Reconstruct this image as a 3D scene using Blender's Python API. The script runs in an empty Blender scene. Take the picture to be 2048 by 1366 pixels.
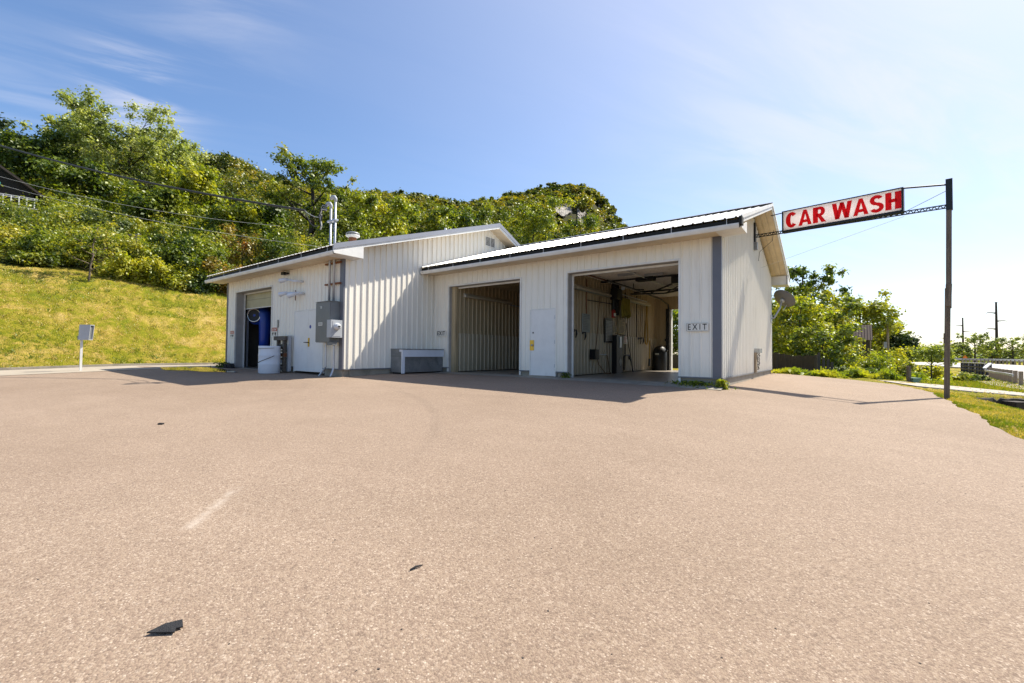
import bpy, math, random
import numpy as np
from mathutils import Matrix, Vector

# ------------------------------------------------------------------ camera, sky, sun, exposure
S = bpy.context.scene
COL = S.collection
FPX, CXP, CYP = 886.2, 1024.0, 683.0
YAW, PITCH, ROLL, CAMZ = 0.648, 0.0247, 0.0095, 0.73


def _cam_axes():
    f = np.array([-math.sin(YAW) * math.cos(PITCH), math.cos(YAW) * math.cos(PITCH), math.sin(PITCH)])
    r0 = np.array([math.cos(YAW), math.sin(YAW), 0.0])
    u0 = np.cross(r0, f)
    r = r0 * math.cos(ROLL) + u0 * math.sin(ROLL)
    return r, np.cross(r, f), f


CR, CU, CF = _cam_axes()
CPOS = np.array([0.0, 0.0, CAMZ])
FH = np.array([-math.sin(YAW), math.cos(YAW)])       # level forward and right, for laying out the land
RH = np.array([math.cos(YAW), math.sin(YAW)])


def at(px, py, d):
    """point d metres in front of the viewpoint along the line of sight of a photo pixel"""
    return CPOS + (CF + CR * (px - CXP) / FPX - CU * (py - CYP) / FPX) * d


def ground_xy(px, d):
    return FH * d + RH * ((px - CXP) / FPX * d)


cam = bpy.data.cameras.new('camera')
cam.lens = FPX / 2048 * 36
cam.sensor_width = 36
cam.clip_start, cam.clip_end = 0.05, 9000
camo = bpy.data.objects.new('camera', cam)
m = Matrix(((CR[0], CU[0], -CF[0], 0), (CR[1], CU[1], -CF[1], 0), (CR[2], CU[2], -CF[2], CAMZ), (0, 0, 0, 1)))
camo.matrix_world = m
COL.objects.link(camo)
S.camera = camo

SUN = np.array([0.354, 0.776, 1.0])
SUN = SUN / np.linalg.norm(SUN)
ELEV = math.asin(SUN[2])
world = bpy.data.worlds.new('World')
S.world = world
world.use_nodes = True
wt = world.node_tree
wn, wl = wt.nodes, wt.links
bg = wn['Background']
sky = wn.new('ShaderNodeTexSky')
sky.sky_type = 'NISHITA'
sky.sun_disc = False
sky.sun_elevation = ELEV
sky.sun_rotation = math.atan2(SUN[0], SUN[1])
sky.ozone_density = 2.2
sky.air_density = 1.0
sky.dust_density = 0.7
tc = wn.new('ShaderNodeTexCoord')


def wmath(op, a, b=None, c=None):
    n = wn.new('ShaderNodeMath')
    n.operation = op
    for i, v in enumerate((a, b, c)):
        if v is None:
            continue
        if isinstance(v, (int, float)):
            n.inputs[i].default_value = v
        else:
            wl.new(v, n.inputs[i])
    return n.outputs[0]


def wdot(vec):
    n = wn.new('ShaderNodeVectorMath')
    n.operation = 'DOT_PRODUCT'
    wl.new(tc.outputs['Generated'], n.inputs[0])
    n.inputs[1].default_value = vec
    return n.outputs['Value']


# cirrus: streaky noise on the sky plane, gathered in two banks and a thin veil towards the sun
sep = wn.new('ShaderNodeSeparateXYZ')
wl.new(tc.outputs['Generated'], sep.inputs[0])
zz = wmath('MAXIMUM', sep.outputs[2], 0.03)
cmb = wn.new('ShaderNodeCombineXYZ')
wl.new(wmath('DIVIDE', sep.outputs[0], zz), cmb.inputs[0])
wl.new(wmath('DIVIDE', sep.outputs[1], zz), cmb.inputs[1])
mp = wn.new('ShaderNodeMapping')
mp.inputs['Scale'].default_value = (0.5, 2.1, 1)
mp0 = wn.new('ShaderNodeMapping')
mp0.inputs['Rotation'].default_value = (0, 0, -1.15)
wl.new(cmb.outputs[0], mp0.inputs[0])
wl.new(mp0.outputs[0], mp.inputs[0])
nz = wn.new('ShaderNodeTexNoise')
nz.inputs['Scale'].default_value = 1.3
nz.inputs['Detail'].default_value = 8
nz.inputs['Roughness'].default_value = 0.6
nz.inputs['Distortion'].default_value = 0.9
wl.new(mp.outputs[0], nz.inputs['Vector'])


def sky_bank(px, py, width, gain):
    d = at(px, py, 1.0) - CPOS
    d = d / np.linalg.norm(d)
    a = wmath('SUBTRACT', 1.0, wdot(tuple(d)))
    e = wmath('POWER', 2.718, wmath('MULTIPLY', a, -1.0 / width))
    return wmath('MULTIPLY', e, gain)


ridge_n = wn.new('ShaderNodeMapRange')
ridge_n.interpolation_type = 'SMOOTHSTEP'
ridge_n.inputs['From Min'].default_value = 0.36
ridge_n.inputs['From Max'].default_value = 0.72
wl.new(nz.outputs['Fac'], ridge_n.inputs['Value'])
banks = wmath('ADD', sky_bank(285, 180, 0.0016, 1.3), sky_bank(430, 40, 0.005, 0.28))
banks = wmath('ADD', banks, sky_bank(40, 190, 0.004, 0.16))
banks = wmath('ADD', banks, sky_bank(1850, 120, 0.05, 0.35))
wisps = wmath('MULTIPLY', ridge_n.outputs[0], wmath('ADD', banks, 0.02))
sund = wmath('MAXIMUM', wdot(tuple(float(c) for c in SUN)), 0.0)
veil = wmath('ADD', wmath('MULTIPLY', wmath('POWER', sund, 2.5), 0.50), 0.03)
low = wmath('MULTIPLY', wmath('POWER', wmath('SUBTRACT', 1.0, wmath('MINIMUM', zz, 1.0)), 9.0), 0.25)
cloud_fac = wmath('MINIMUM', wmath('ADD', wmath('ADD', wisps, veil), wmath('MULTIPLY', low, sund)), 0.92)
mixc = wn.new('ShaderNodeMix')
mixc.data_type = 'RGBA'
wl.new(cloud_fac, mixc.inputs[0])
wl.new(sky.outputs[0], mixc.inputs[6])
mixc.inputs[7].default_value = (5.0, 5.05, 5.3, 1)
hs = wn.new('ShaderNodeHueSaturation')
hs.inputs['Saturation'].default_value = 1.16
tn_ = wn.new('ShaderNodeMix')
tn_.data_type = 'RGBA'
tn_.blend_type = 'MULTIPLY'
tn_.inputs[0].default_value = 1.0
wl.new(mixc.outputs[2], tn_.inputs[6])
tn_.inputs[7].default_value = (1.0, 0.985, 1.01, 1)
wl.new(tn_.outputs[2], hs.inputs['Color'])
wl.new(hs.outputs[0], bg.inputs['Color'])
bg.inputs['Strength'].default_value = 0.098

sl = bpy.data.lights.new('sun', 'SUN')
sl.energy = 4.5
sl.angle = math.radians(0.55)
sl.color = (1.0, 0.93, 0.80)
so = bpy.data.objects.new('sun', sl)
so.rotation_euler = Vector(tuple(SUN)).to_track_quat('Z', 'Y').to_euler()
so.location = (8, 18, 25)
COL.objects.link(so)
S.view_settings.view_transform = 'Standard'
S.view_settings.look = 'None'
S.view_settings.exposure = 1.0
S.view_settings.gamma = 1.0
S.cycles.max_bounces = 8
S.cycles.diffuse_bounces = 5
S.cycles.transparent_max_bounces = 8
S.cycles.use_denoising = True

# ------------------------------------------------------------------ materials
MATS = {}


class NT:
    def __init__(self, name):
        self.m = bpy.data.materials.new(name)
        self.m.use_nodes = True
        self.t = self.m.node_tree
        self.b = self.t.nodes['Principled BSDF']
        self.out = self.t.nodes['Material Output']

    def n(self, typ, **kw):
        nd = self.t.nodes.new(typ)
        for k, v in kw.items():
            setattr(nd, k, v)
        return nd

    def l(self, a, b):
        self.t.links.new(a, b)

    def coord(self, scale=(1, 1, 1), rot=(0, 0, 0)):
        c = self.n('ShaderNodeTexCoord')
        mpp = self.n('ShaderNodeMapping')
        mpp.inputs['Scale'].default_value = scale
        mpp.inputs['Rotation'].default_value = rot
        self.l(c.outputs['Object'], mpp.inputs[0])
        return mpp.outputs[0]

    def noise(self, vec, scale, detail=4, rough=0.55, dist=0.0):
        nd = self.n('ShaderNodeTexNoise')
        nd.inputs['Scale'].default_value = scale
        nd.inputs['Detail'].default_value = detail
        nd.inputs['Roughness'].default_value = rough
        nd.inputs['Distortion'].default_value = dist
        self.l(vec, nd.inputs['Vector'])
        return nd.outputs['Fac']

    def ramp(self, fac, stops):
        nd = self.n('ShaderNodeValToRGB')
        el = nd.color_ramp.elements
        while len(el) < len(stops):
            el.new(0.5)
        for e, (p, c) in zip(el, stops):
            e.position = p
            e.color = (c[0], c[1], c[2], 1) if not isinstance(c, (int, float)) else (c, c, c, 1)
        self.l(fac, nd.inputs[0])
        return nd.outputs[0]

    def mix(self, fac, a, b, mode='MIX'):
        nd = self.n('ShaderNodeMix', data_type='RGBA', blend_type=mode)
        for i, v in ((0, fac), (6, a), (7, b)):
            if isinstance(v, (int, float)):
                nd.inputs[i].default_value = v
            elif isinstance(v, tuple):
                nd.inputs[i].default_value = (v[0], v[1], v[2], 1)
            else:
                self.l(v, nd.inputs[i])
        return nd.outputs[2]

    def math(self, op, a, b=None, c=None):
        nd = self.n('ShaderNodeMath', operation=op)
        for i, v in enumerate((a, b, c)):
            if v is None:
                continue
            if isinstance(v, (int, float)):
                nd.inputs[i].default_value = v
            else:
                self.l(v, nd.inputs[i])
        return nd.outputs[0]

    def bump(self, h, strength=0.3, dist=0.02):
        nd = self.n('ShaderNodeBump')
        nd.inputs['Strength'].default_value = strength
        nd.inputs['Distance'].default_value = dist
        self.l(h, nd.inputs['Height'])
        self.l(nd.outputs[0], self.b.inputs['Normal'])

    def color(self, c):
        if isinstance(c, tuple):
            self.b.inputs['Base Color'].default_value = (c[0], c[1], c[2], 1)
        else:
            self.l(c, self.b.inputs['Base Color'])


def mat(name, col, rough=0.6, metal=0.0, var=0.12, scale=3.0, stretch=(1, 1, 1), spec=0.4, bump=0.0, dirt=None):
    """painted / plain surface with uneven tone, optional dirt colour in patches"""
    if name in MATS:
        return MATS[name]
    n = NT(name)
    v = n.coord(stretch)
    f = n.noise(v, scale, 6, 0.6)
    f2 = n.noise(v, scale * 9, 3, 0.6)
    lo = tuple(c * (1 - var) for c in col)
    hi = tuple(min(1, c * (1 + var)) for c in col)
    c = n.ramp(f, [(0.3, lo), (0.7, hi)])
    c = n.mix(0.35 * min(1, var * 4), c, n.ramp(f2, [(0.3, lo), (0.7, hi)]))
    if dirt:
        f3 = n.noise(v, scale * 0.8, 8, 0.7, 0.4)
        c = n.mix(n.math('MULTIPLY', n.ramp(f3, [(dirt[1], 0.0), (min(1, dirt[1] + 0.25), 1.0)]), dirt[2]), c, dirt[0])
    n.color(c)
    n.b.inputs['Roughness'].default_value = rough
    n.b.inputs['Metallic'].default_value = metal
    n.b.inputs['Specular IOR Level'].default_value = spec
    if bump:
        n.bump(f2, bump, 0.01)
    MATS[name] = n.m
    return n.m


def mat_siding(name, col, streak, amt):
    n = NT(name)
    v = n.coord((5, 5, 0.35))
    f = n.noise(v, 1.6, 6, 0.65)
    g = n.noise(n.coord((1, 1, 1)), 0.5, 3)
    h = n.noise(n.coord((30, 30, 2)), 1.0, 3)
    c = n.ramp(g, [(0.3, tuple(x * 0.95 for x in col)), (0.7, col)])
    c = n.mix(n.math('MULTIPLY', n.ramp(f, [(0.5, 0.0), (0.8, 1.0)]), amt), c, streak)
    c = n.mix(n.math('MULTIPLY', n.ramp(h, [(0.55, 0.0), (0.75, 1.0)]), amt * 0.35), c, streak)
    # splash dirt just above the footing
    sp = n.n('ShaderNodeSeparateXYZ')
    tcn = n.n('ShaderNodeTexCoord')
    n.l(tcn.outputs['Object'], sp.inputs[0])
    mr = n.n('ShaderNodeMapRange')
    mr.inputs['From Min'].default_value = 0.15
    mr.inputs['From Max'].default_value = 0.75
    mr.inputs['To Min'].default_value = 1
    mr.inputs['To Max'].default_value = 0
    n.l(sp.outputs[2], mr.inputs['Value'])
    spl = n.math('MULTIPLY', n.math('MULTIPLY', mr.outputs[0], mr.outputs[0]), n.math('MULTIPLY', f, amt * 1.1))
    c = n.mix(spl, c, streak)
    n.color(c)
    n.b.inputs['Roughness'].default_value = 0.42
    n.b.inputs['Specular IOR Level'].default_value = 0.35
    MATS[name] = n.m
    return n.m


WHITE = mat_siding('white_siding', (0.87, 0.83, 0.745), (0.40, 0.34, 0.26), 0.30)
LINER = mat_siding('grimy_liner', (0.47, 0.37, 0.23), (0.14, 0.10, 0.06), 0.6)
TRIMW = mat('white_trim', (0.72, 0.71, 0.68), 0.45, dirt=((0.4, 0.36, 0.3), 0.62, 0.35))
SOFF = mat('cream_soffit', (0.64, 0.53, 0.38), 0.55)
GREYT = mat('grey_trim', (0.13, 0.135, 0.165), 0.4, var=0.06)
RAKEG = mat('rake_metal', (0.25, 0.265, 0.31), 0.42, var=0.05)
ROOFW = mat('roof_metal', (0.70, 0.69, 0.66), 0.32, metal=0.1, dirt=((0.35, 0.32, 0.27), 0.6, 0.4))
DARKW = mat('dark_fascia', (0.012, 0.011, 0.010), 0.7)
CONC = mat('concrete', (0.30, 0.27, 0.22), 0.85, var=0.2, scale=2.5, bump=0.3, dirt=((0.12, 0.11, 0.08), 0.5, 0.7))
FLOORM = mat('bay_floor', (0.30, 0.265, 0.22), 0.33, var=0.22, scale=1.2, dirt=((0.06, 0.055, 0.05), 0.52, 0.75))
DOORM = mat('door_paint', (0.76, 0.75, 0.735), 0.4, var=0.05, dirt=((0.42, 0.39, 0.35), 0.62, 0.45))
BRASS = mat('brass_plate', (0.55, 0.36, 0.06), 0.35, metal=0.6)
BLACK = mat('black_paint', (0.012, 0.012, 0.013), 0.5)
RUBBER = mat('black_rubber', (0.018, 0.018, 0.020), 0.75, var=0.4, scale=25, bump=0.6)
STEELD = mat('dull_steel', (0.25, 0.26, 0.27), 0.45, metal=0.45, var=0.3, scale=3, dirt=((0.08, 0.085, 0.09), 0.5, 0.7))
GALV = mat('galvanised_steel', (0.42, 0.44, 0.48), 0.4, metal=0.5, var=0.15)
CABIN = mat('cabinet_grey', (0.15, 0.16, 0.165), 0.45, var=0.08)
METER = mat('meter_grey', (0.40, 0.42, 0.45), 0.4, var=0.06)
GLASSM = mat('meter_glass', (0.55, 0.57, 0.6), 0.12, var=0.05, spec=0.7)
PLASW = mat('white_plastic', (0.66, 0.70, 0.78), 0.38, var=0.05, dirt=((0.45, 0.43, 0.4), 0.66, 0.3))
RUSTM = mat('rust_pipe', (0.20, 0.075, 0.03), 0.8, var=0.45, scale=9)
BLUEP = mat('blue_plastic', (0.012, 0.05, 0.34), 0.35, var=0.1)
CHROME = mat('chrome_ring', (0.6, 0.6, 0.6), 0.25, metal=0.9, var=0.1)
YEL = mat('yellow_hose', (0.36, 0.22, 0.03), 0.5, var=0.25)
FOAM = mat('yellow_cloth', (0.30, 0.26, 0.05), 0.9, var=0.3, scale=8)
SIGNW = mat('sign_white', (0.74, 0.72, 0.66), 0.5, var=0.05, scale=6, dirt=((0.35, 0.28, 0.2), 0.6, 0.4))
PANELW = mat('panel_pinkish_white', (0.80, 0.72, 0.70), 0.35, var=0.05, scale=4, dirt=((0.55, 0.5, 0.48), 0.6, 0.4))
REDL = mat('red_letters', (0.55, 0.004, 0.006), 0.4, var=0.06)
REDP = mat('red_paint', (0.40, 0.03, 0.02), 0.5)
PAPER = mat('faded_notice', (0.34, 0.36, 0.33), 0.7, var=0.15, scale=8)
CREAMP = mat('cream_notice', (0.50, 0.42, 0.26), 0.7, var=0.12, scale=8)
DISHM = mat('dish_grey', (0.13, 0.13, 0.137), 0.55, var=0.1)
TEAL = mat('teal_cloth', (0.03, 0.22, 0.22), 0.7)
GREENB = mat('green_box', (0.16, 0.27, 0.22), 0.5)
CABLE = mat('cable_black', (0.022, 0.022, 0.024), 0.6)
CABLEW = mat('cable_pale', (0.42, 0.42, 0.40), 0.6)
DECKP = mat('overhead_panel', (0.42, 0.38, 0.24), 0.5, var=0.15, scale=2)
ORANGE = mat('orange_sign', (0.75, 0.18, 0.01), 0.6)


def mat_wood(name, a, b, axis=2, scale=1.0):
    n = NT(name)
    st = [14, 14, 14]
    st[axis] = 0.9
    f = n.noise(n.coord(tuple(x * scale for x in st)), 2.0, 6, 0.65, 0.6)
    g = n.noise(n.coord(), 1.1, 3)
    c = n.ramp(f, [(0.25, a), (0.75, b)])
    c = n.mix(n.math('MULTIPLY', g, 0.45), c, tuple(x * 0.5 for x in a))
    n.color(c)
    n.b.inputs['Roughness'].default_value = 0.85
    n.bump(f, 0.4, 0.01)
    MATS[name] = n.m
    return n.m


POLEW = mat_wood('pole_wood', (0.07, 0.05, 0.036), (0.30, 0.235, 0.185))
FENCEW = mat_wood('fence_wood', (0.028, 0.024, 0.020), (0.11, 0.095, 0.08))
POSTW = mat_wood('post_wood', (0.20, 0.155, 0.105), (0.46, 0.37, 0.26))
HOUSEW = mat_wood('house_boards', (0.022, 0.016, 0.012), (0.055, 0.042, 0.034), axis=0)
PALW = mat_wood('old_pallet_wood', (0.05, 0.04, 0.03), (0.22, 0.19, 0.16), axis=0)
BARK = mat_wood('bark', (0.022, 0.017, 0.012), (0.085, 0.066, 0.048), scale=0.3)
BARKP = mat_wood('pale_bark', (0.10, 0.075, 0.055), (0.22, 0.17, 0.13), scale=0.4)
STEELB = mat('weathering_steel', (0.035, 0.022, 0.018), 0.7, var=0.2)
BLUEPOST = mat('blue_black_post', (0.010, 0.014, 0.035), 0.6)
RUSTROOF = mat('rusty_tin', (0.11, 0.065, 0.048), 0.6, var=0.45, scale=1.5, stretch=(6, 6, 0.6))
ROCK = mat('limestone', (0.33, 0.30, 0.26), 0.9, var=0.45, scale=0.12, stretch=(1, 1, 3.0), bump=0.5, dirt=((0.10, 0.09, 0.07), 0.5, 0.8))
SOIL = mat('ditch_soil', (0.030, 0.026, 0.018), 0.95, var=0.4, scale=3, bump=0.5)


def mat_asphalt():
    n = NT('asphalt')
    v = n.coord()
    vo = n.n('ShaderNodeTexVoronoi')
    vo.inputs['Scale'].default_value = 140
    n.l(v, vo.inputs['Vector'])
    sepc = n.n('ShaderNodeSeparateColor')
    n.l(vo.outputs['Color'], sepc.inputs[0])
    chip = n.ramp(sepc.outputs[0], [(0.0, (0.180, 0.130, 0.098)), (0.30, (0.255, 0.188, 0.142)),
                                    (0.8, (0.302, 0.232, 0.170)), (0.95, (0.35, 0.275, 0.212)), (1.0, (0.47, 0.39, 0.31))])
    vo2 = n.n('ShaderNodeTexVoronoi')
    vo2.inputs['Scale'].default_value = 60
    n.l(v, vo2.inputs['Vector'])
    sc2 = n.n('ShaderNodeSeparateColor')
    n.l(vo2.outputs['Color'], sc2.inputs[0])
    c = n.mix(n.ramp(sc2.outputs[1], [(0.90, 0.0), (0.98, 0.45)]), chip, (0.43, 0.35, 0.275))
    c = n.mix(n.ramp(sc2.outputs[2], [(0.92, 0.0), (1.0, 0.5)]), c, (0.14, 0.10, 0.075))
    gap = n.ramp(vo.outputs['Distance'], [(0.5, 0.0), (0.9, 0.4)])
    c = n.mix(gap, c, (0.10, 0.075, 0.06))
    big = n.noise(v, 0.22, 5, 0.6, 0.3)
    mid = n.noise(n.coord((1, 2.2, 1), (0, 0, 0.4)), 0.9, 5, 0.65)
    c = n.mix(1.0, c, n.ramp(big, [(0.28, (0.90, 0.87, 0.84)), (0.72, (1.12, 1.11, 1.10))]), 'MULTIPLY')
    c = n.mix(0.8, c, n.ramp(mid, [(0.3, (0.93, 0.92, 0.91)), (0.7, (1.06, 1.06, 1.06))]), 'MULTIPLY')
    stain = n.noise(v, 1.7, 7, 0.7, 0.8)
    c = n.mix(n.ramp(stain, [(0.68, 0.0), (0.80, 0.35)]), c, (0.13, 0.10, 0.08))
    # scuffed tyre arc and a pale scrape, worn into the surface
    sp = n.n('ShaderNodeSeparateXYZ')
    n.l(v, sp.inputs[0])

    def ring(cx, cy, r, w, lo_x):
        dx = n.math('SUBTRACT', sp.outputs[0], cx)
        dy = n.math('SUBTRACT', sp.outputs[1], cy)
        d = n.math('SQRT', n.math('ADD', n.math('MULTIPLY', dx, dx), n.math('MULTIPLY', dy, dy)))
        k = n.math('ABSOLUTE', n.math('SUBTRACT', d, r))
        e = n.math('SUBTRACT', 1.0, n.math('MINIMUM', n.math('DIVIDE', k, w), 1.0))
        fade = n.n('ShaderNodeMapRange')
        fade.inputs['From Min'].default_value = 2.2
        fade.inputs['From Max'].default_value = 4.5
        n.l(sp.outputs[1], fade.inputs['Value'])
        g = n.math('MULTIPLY', n.math('GREATER_THAN', sp.outputs[0], lo_x), fade.outputs[0])
        return n.math('MULTIPLY', n.math('MULTIPLY', e, g), n.noise(v, 2.5, 4))
    c = n.mix(n.math('MULTIPLY', ring(-10.9, -2.3, 9.15, 0.13, -8.0), 0.32), c, (0.10, 0.075, 0.06))
    c = n.mix(n.math('MULTIPLY', ring(-13.4, 1.1, 5.3, 0.2, -11.5), 0.22), c, (0.10, 0.075, 0.06))
    ax, ay, bx, by = -3.81, 1.50, -3.2, 0.98
    L = math.hypot(bx - ax, by - ay)
    ux, uy = (bx - ax) / L, (by - ay) / L
    dx = n.math('SUBTRACT', sp.outputs[0], ax)
    dy = n.math('SUBTRACT', sp.outputs[1], ay)
    al = n.math('ADD', n.math('MULTIPLY', dx, ux), n.math('MULTIPLY', dy, uy))
    ac = n.math('ABSOLUTE', n.math('ADD', n.math('MULTIPLY', dx, -uy), n.math('MULTIPLY', dy, ux)))
    inside = n.math('MULTIPLY', n.math('GREATER_THAN', al, 0.0), n.math('LESS_THAN', al, L))
    e = n.math('SUBTRACT', 1.0, n.math('MINIMUM', n.math('DIVIDE', ac, 0.06), 1.0))
    c = n.mix(n.math('MULTIPLY', n.math('MULTIPLY', e, inside), n.ramp(n.noise(v, 9, 5), [(0.35, 0.0), (0.65, 0.55)])), c, (0.50, 0.43, 0.36))
    n.color(c)
    n.b.inputs['Roughness'].default_value = 0.88
    n.b.inputs['Specular IOR Level'].default_value = 0.25
    h = n.math('ADD', n.math('MULTIPLY', vo.outputs['Distance'], -0.8), n.math('MULTIPLY', sepc.outputs[1], 0.35))
    n.bump(h, 0.35, 0.005)
    return n.m


ASPH = mat_asphalt()


def mat_grass(name, cols, scale=1.0):
    n = NT(name)
    v = n.coord()
    a = n.noise(v, 0.55 * scale, 6, 0.65, 0.5)
    b = n.noise(v, 3.5 * scale, 6, 0.7, 0.3)
    d = n.noise(n.coord((1, 1, 1)), 26 * scale, 4, 0.75)
    f = n.math('ADD', n.math('MULTIPLY', a, 0.62), n.math('MULTIPLY', b, 0.38))
    c = n.ramp(f, [(0.36, cols[0]), (0.47, cols[1]), (0.55, cols[2]), (0.66, cols[3])])
    c = n.mix(1.0, c, n.ramp(d, [(0.3, (0.5, 0.5, 0.5)), (0.62, (1.3, 1.3, 1.25))]), 'MULTIPLY')
    # leaf litter and undergrowth cover the wooded slope past the lawn
    sp = n.n('ShaderNodeSeparateXYZ')
    n.l(v, sp.inputs[0])
    mr = n.n('ShaderNodeMapRange')
    mr.inputs['From Min'].default_value = -36.6
    mr.inputs['From Max'].default_value = -38.0
    n.l(n.math('ADD', sp.outputs[0], n.math('MULTIPLY', b, 1.5)), mr.inputs['Value'])
    c = n.mix(mr.outputs[0], c, n.ramp(b, [(0.35, (0.022, 0.026, 0.008)), (0.65, (0.06, 0.055, 0.018))]))
    n.color(c)
    n.b.inputs['Roughness'].default_value = 0.95
    n.b.inputs['Specular IOR Level'].default_value = 0.1
    n.bump(n.math('ADD', d, n.math('MULTIPLY', b, 0.8)), 0.9, 0.12)
    MATS[name] = n.m
    return n.m


TERRAIN = mat_grass('grassy_ground', ((0.14, 0.175, 0.012), (0.26, 0.245, 0.018), (0.42, 0.315, 0.065), (0.54, 0.39, 0.15)))


def mat_leaf(name, stops, trans=0.42):
    """stops: colours from darkest leaf to yellowing leaf, picked per leaf by the tint attribute"""
    n = NT(name)
    at_ = n.n('ShaderNodeAttribute', attribute_name='tint')
    oi = n.n('ShaderNodeObjectInfo')
    f = n.math('ADD', at_.outputs['Fac'], n.math('MULTIPLY', n.math('SUBTRACT', oi.outputs['Random'], 0.5), 0.15))
    k = len(stops)
    c = n.ramp(f, [(0.08 + 0.84 * i / (k - 1), s) for i, s in enumerate(stops)])
    df = n.n('ShaderNodeBsdfDiffuse')
    tr = n.n('ShaderNodeBsdfTranslucent')
    gl = n.n('ShaderNodeBsdfGlossy')
    gl.inputs['Roughness'].default_value = 0.45
    gl.inputs['Color'].default_value = (0.9, 0.95, 0.8, 1)
    n.l(c, df.inputs[0])
    bright = n.mix(1.0, c, (1.6, 1.6, 0.6), 'MULTIPLY')
    n.l(bright, tr.inputs[0])
    m1 = n.n('ShaderNodeMixShader')
    m1.inputs[0].default_value = trans
    n.l(df.outputs[0], m1.inputs[1])
    n.l(tr.outputs[0], m1.inputs[2])
    m2 = n.n('ShaderNodeMixShader')
    m2.inputs[0].default_value = 0.045
    n.l(m1.outputs[0], m2.inputs[1])
    n.l(gl.outputs[0], m2.inputs[2])
    n.t.nodes.remove(n.b)
    n.l(m2.outputs[0], n.out.inputs['Surface'])
    MATS[name] = n.m
    return n.m


LEAF_OLIVE = mat_leaf('leaf_olive', ((0.052, 0.081, 0.011), (0.129, 0.171, 0.018), (0.232, 0.261, 0.028), (0.344, 0.306, 0.039)))
LEAF_GREEN = mat_leaf('leaf_green', ((0.040, 0.073, 0.010), (0.101, 0.149, 0.016), (0.203, 0.245, 0.023), (0.304, 0.297, 0.027)))
LEAF_YEL = mat_leaf('leaf_yellow_green', ((0.095, 0.135, 0.013), (0.206, 0.252, 0.020), (0.344, 0.342, 0.028), (0.430, 0.396, 0.031)))
LEAF_PALE = mat_leaf('leaf_silvery', ((0.095, 0.126, 0.033), (0.189, 0.243, 0.061), (0.327, 0.360, 0.107), (0.430, 0.450, 0.184)))
LEAF_DARK = mat_leaf('leaf_dark', ((0.015, 0.030, 0.010), (0.030, 0.054, 0.015), (0.053, 0.083, 0.023), (0.090, 0.120, 0.025)), 0.25)
LEAF_RUST = mat_leaf('leaf_reddish', ((0.095, 0.081, 0.018), (0.224, 0.171, 0.028), (0.344, 0.207, 0.039), (0.413, 0.180, 0.046)))
LEAF_FAR = mat_leaf('leaf_far_woods', ((0.033, 0.051, 0.009), (0.083, 0.106, 0.014), (0.157, 0.159, 0.018), (0.295, 0.227, 0.021)))
LEAF_VALLEY = mat_leaf('leaf_valley', ((0.090, 0.128, 0.045), (0.150, 0.195, 0.057), (0.240, 0.285, 0.064), (0.330, 0.360, 0.076)))
BLADE = mat_leaf('grass_blade', ((0.10, 0.155, 0.008), (0.21, 0.25, 0.012), (0.42, 0.33, 0.05), (0.58, 0.43, 0.16)), 0.35)

# ------------------------------------------------------------------ mesh helpers
def props(o, label=None, cat=None, group=None, kind=None):
    for k, v in (('label', label), ('category', cat), ('group', group), ('kind', kind)):
        if v:
            o[k] = v
    return o


def thing(name, loc, label, cat, group=None):
    o = bpy.data.objects.new(name, None)
    o.empty_display_size = 0.2
    o.location = loc
    COL.objects.link(o)
    return props(o, label, cat, group)


def root_loc(p):
    while p is not None and p.parent is not None:
        p = p.parent
    return np.array(p.location) if p is not None else np.zeros(3)


def root_rot(p):
    while p is not None and p.parent is not None:
        p = p.parent
    return p


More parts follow.
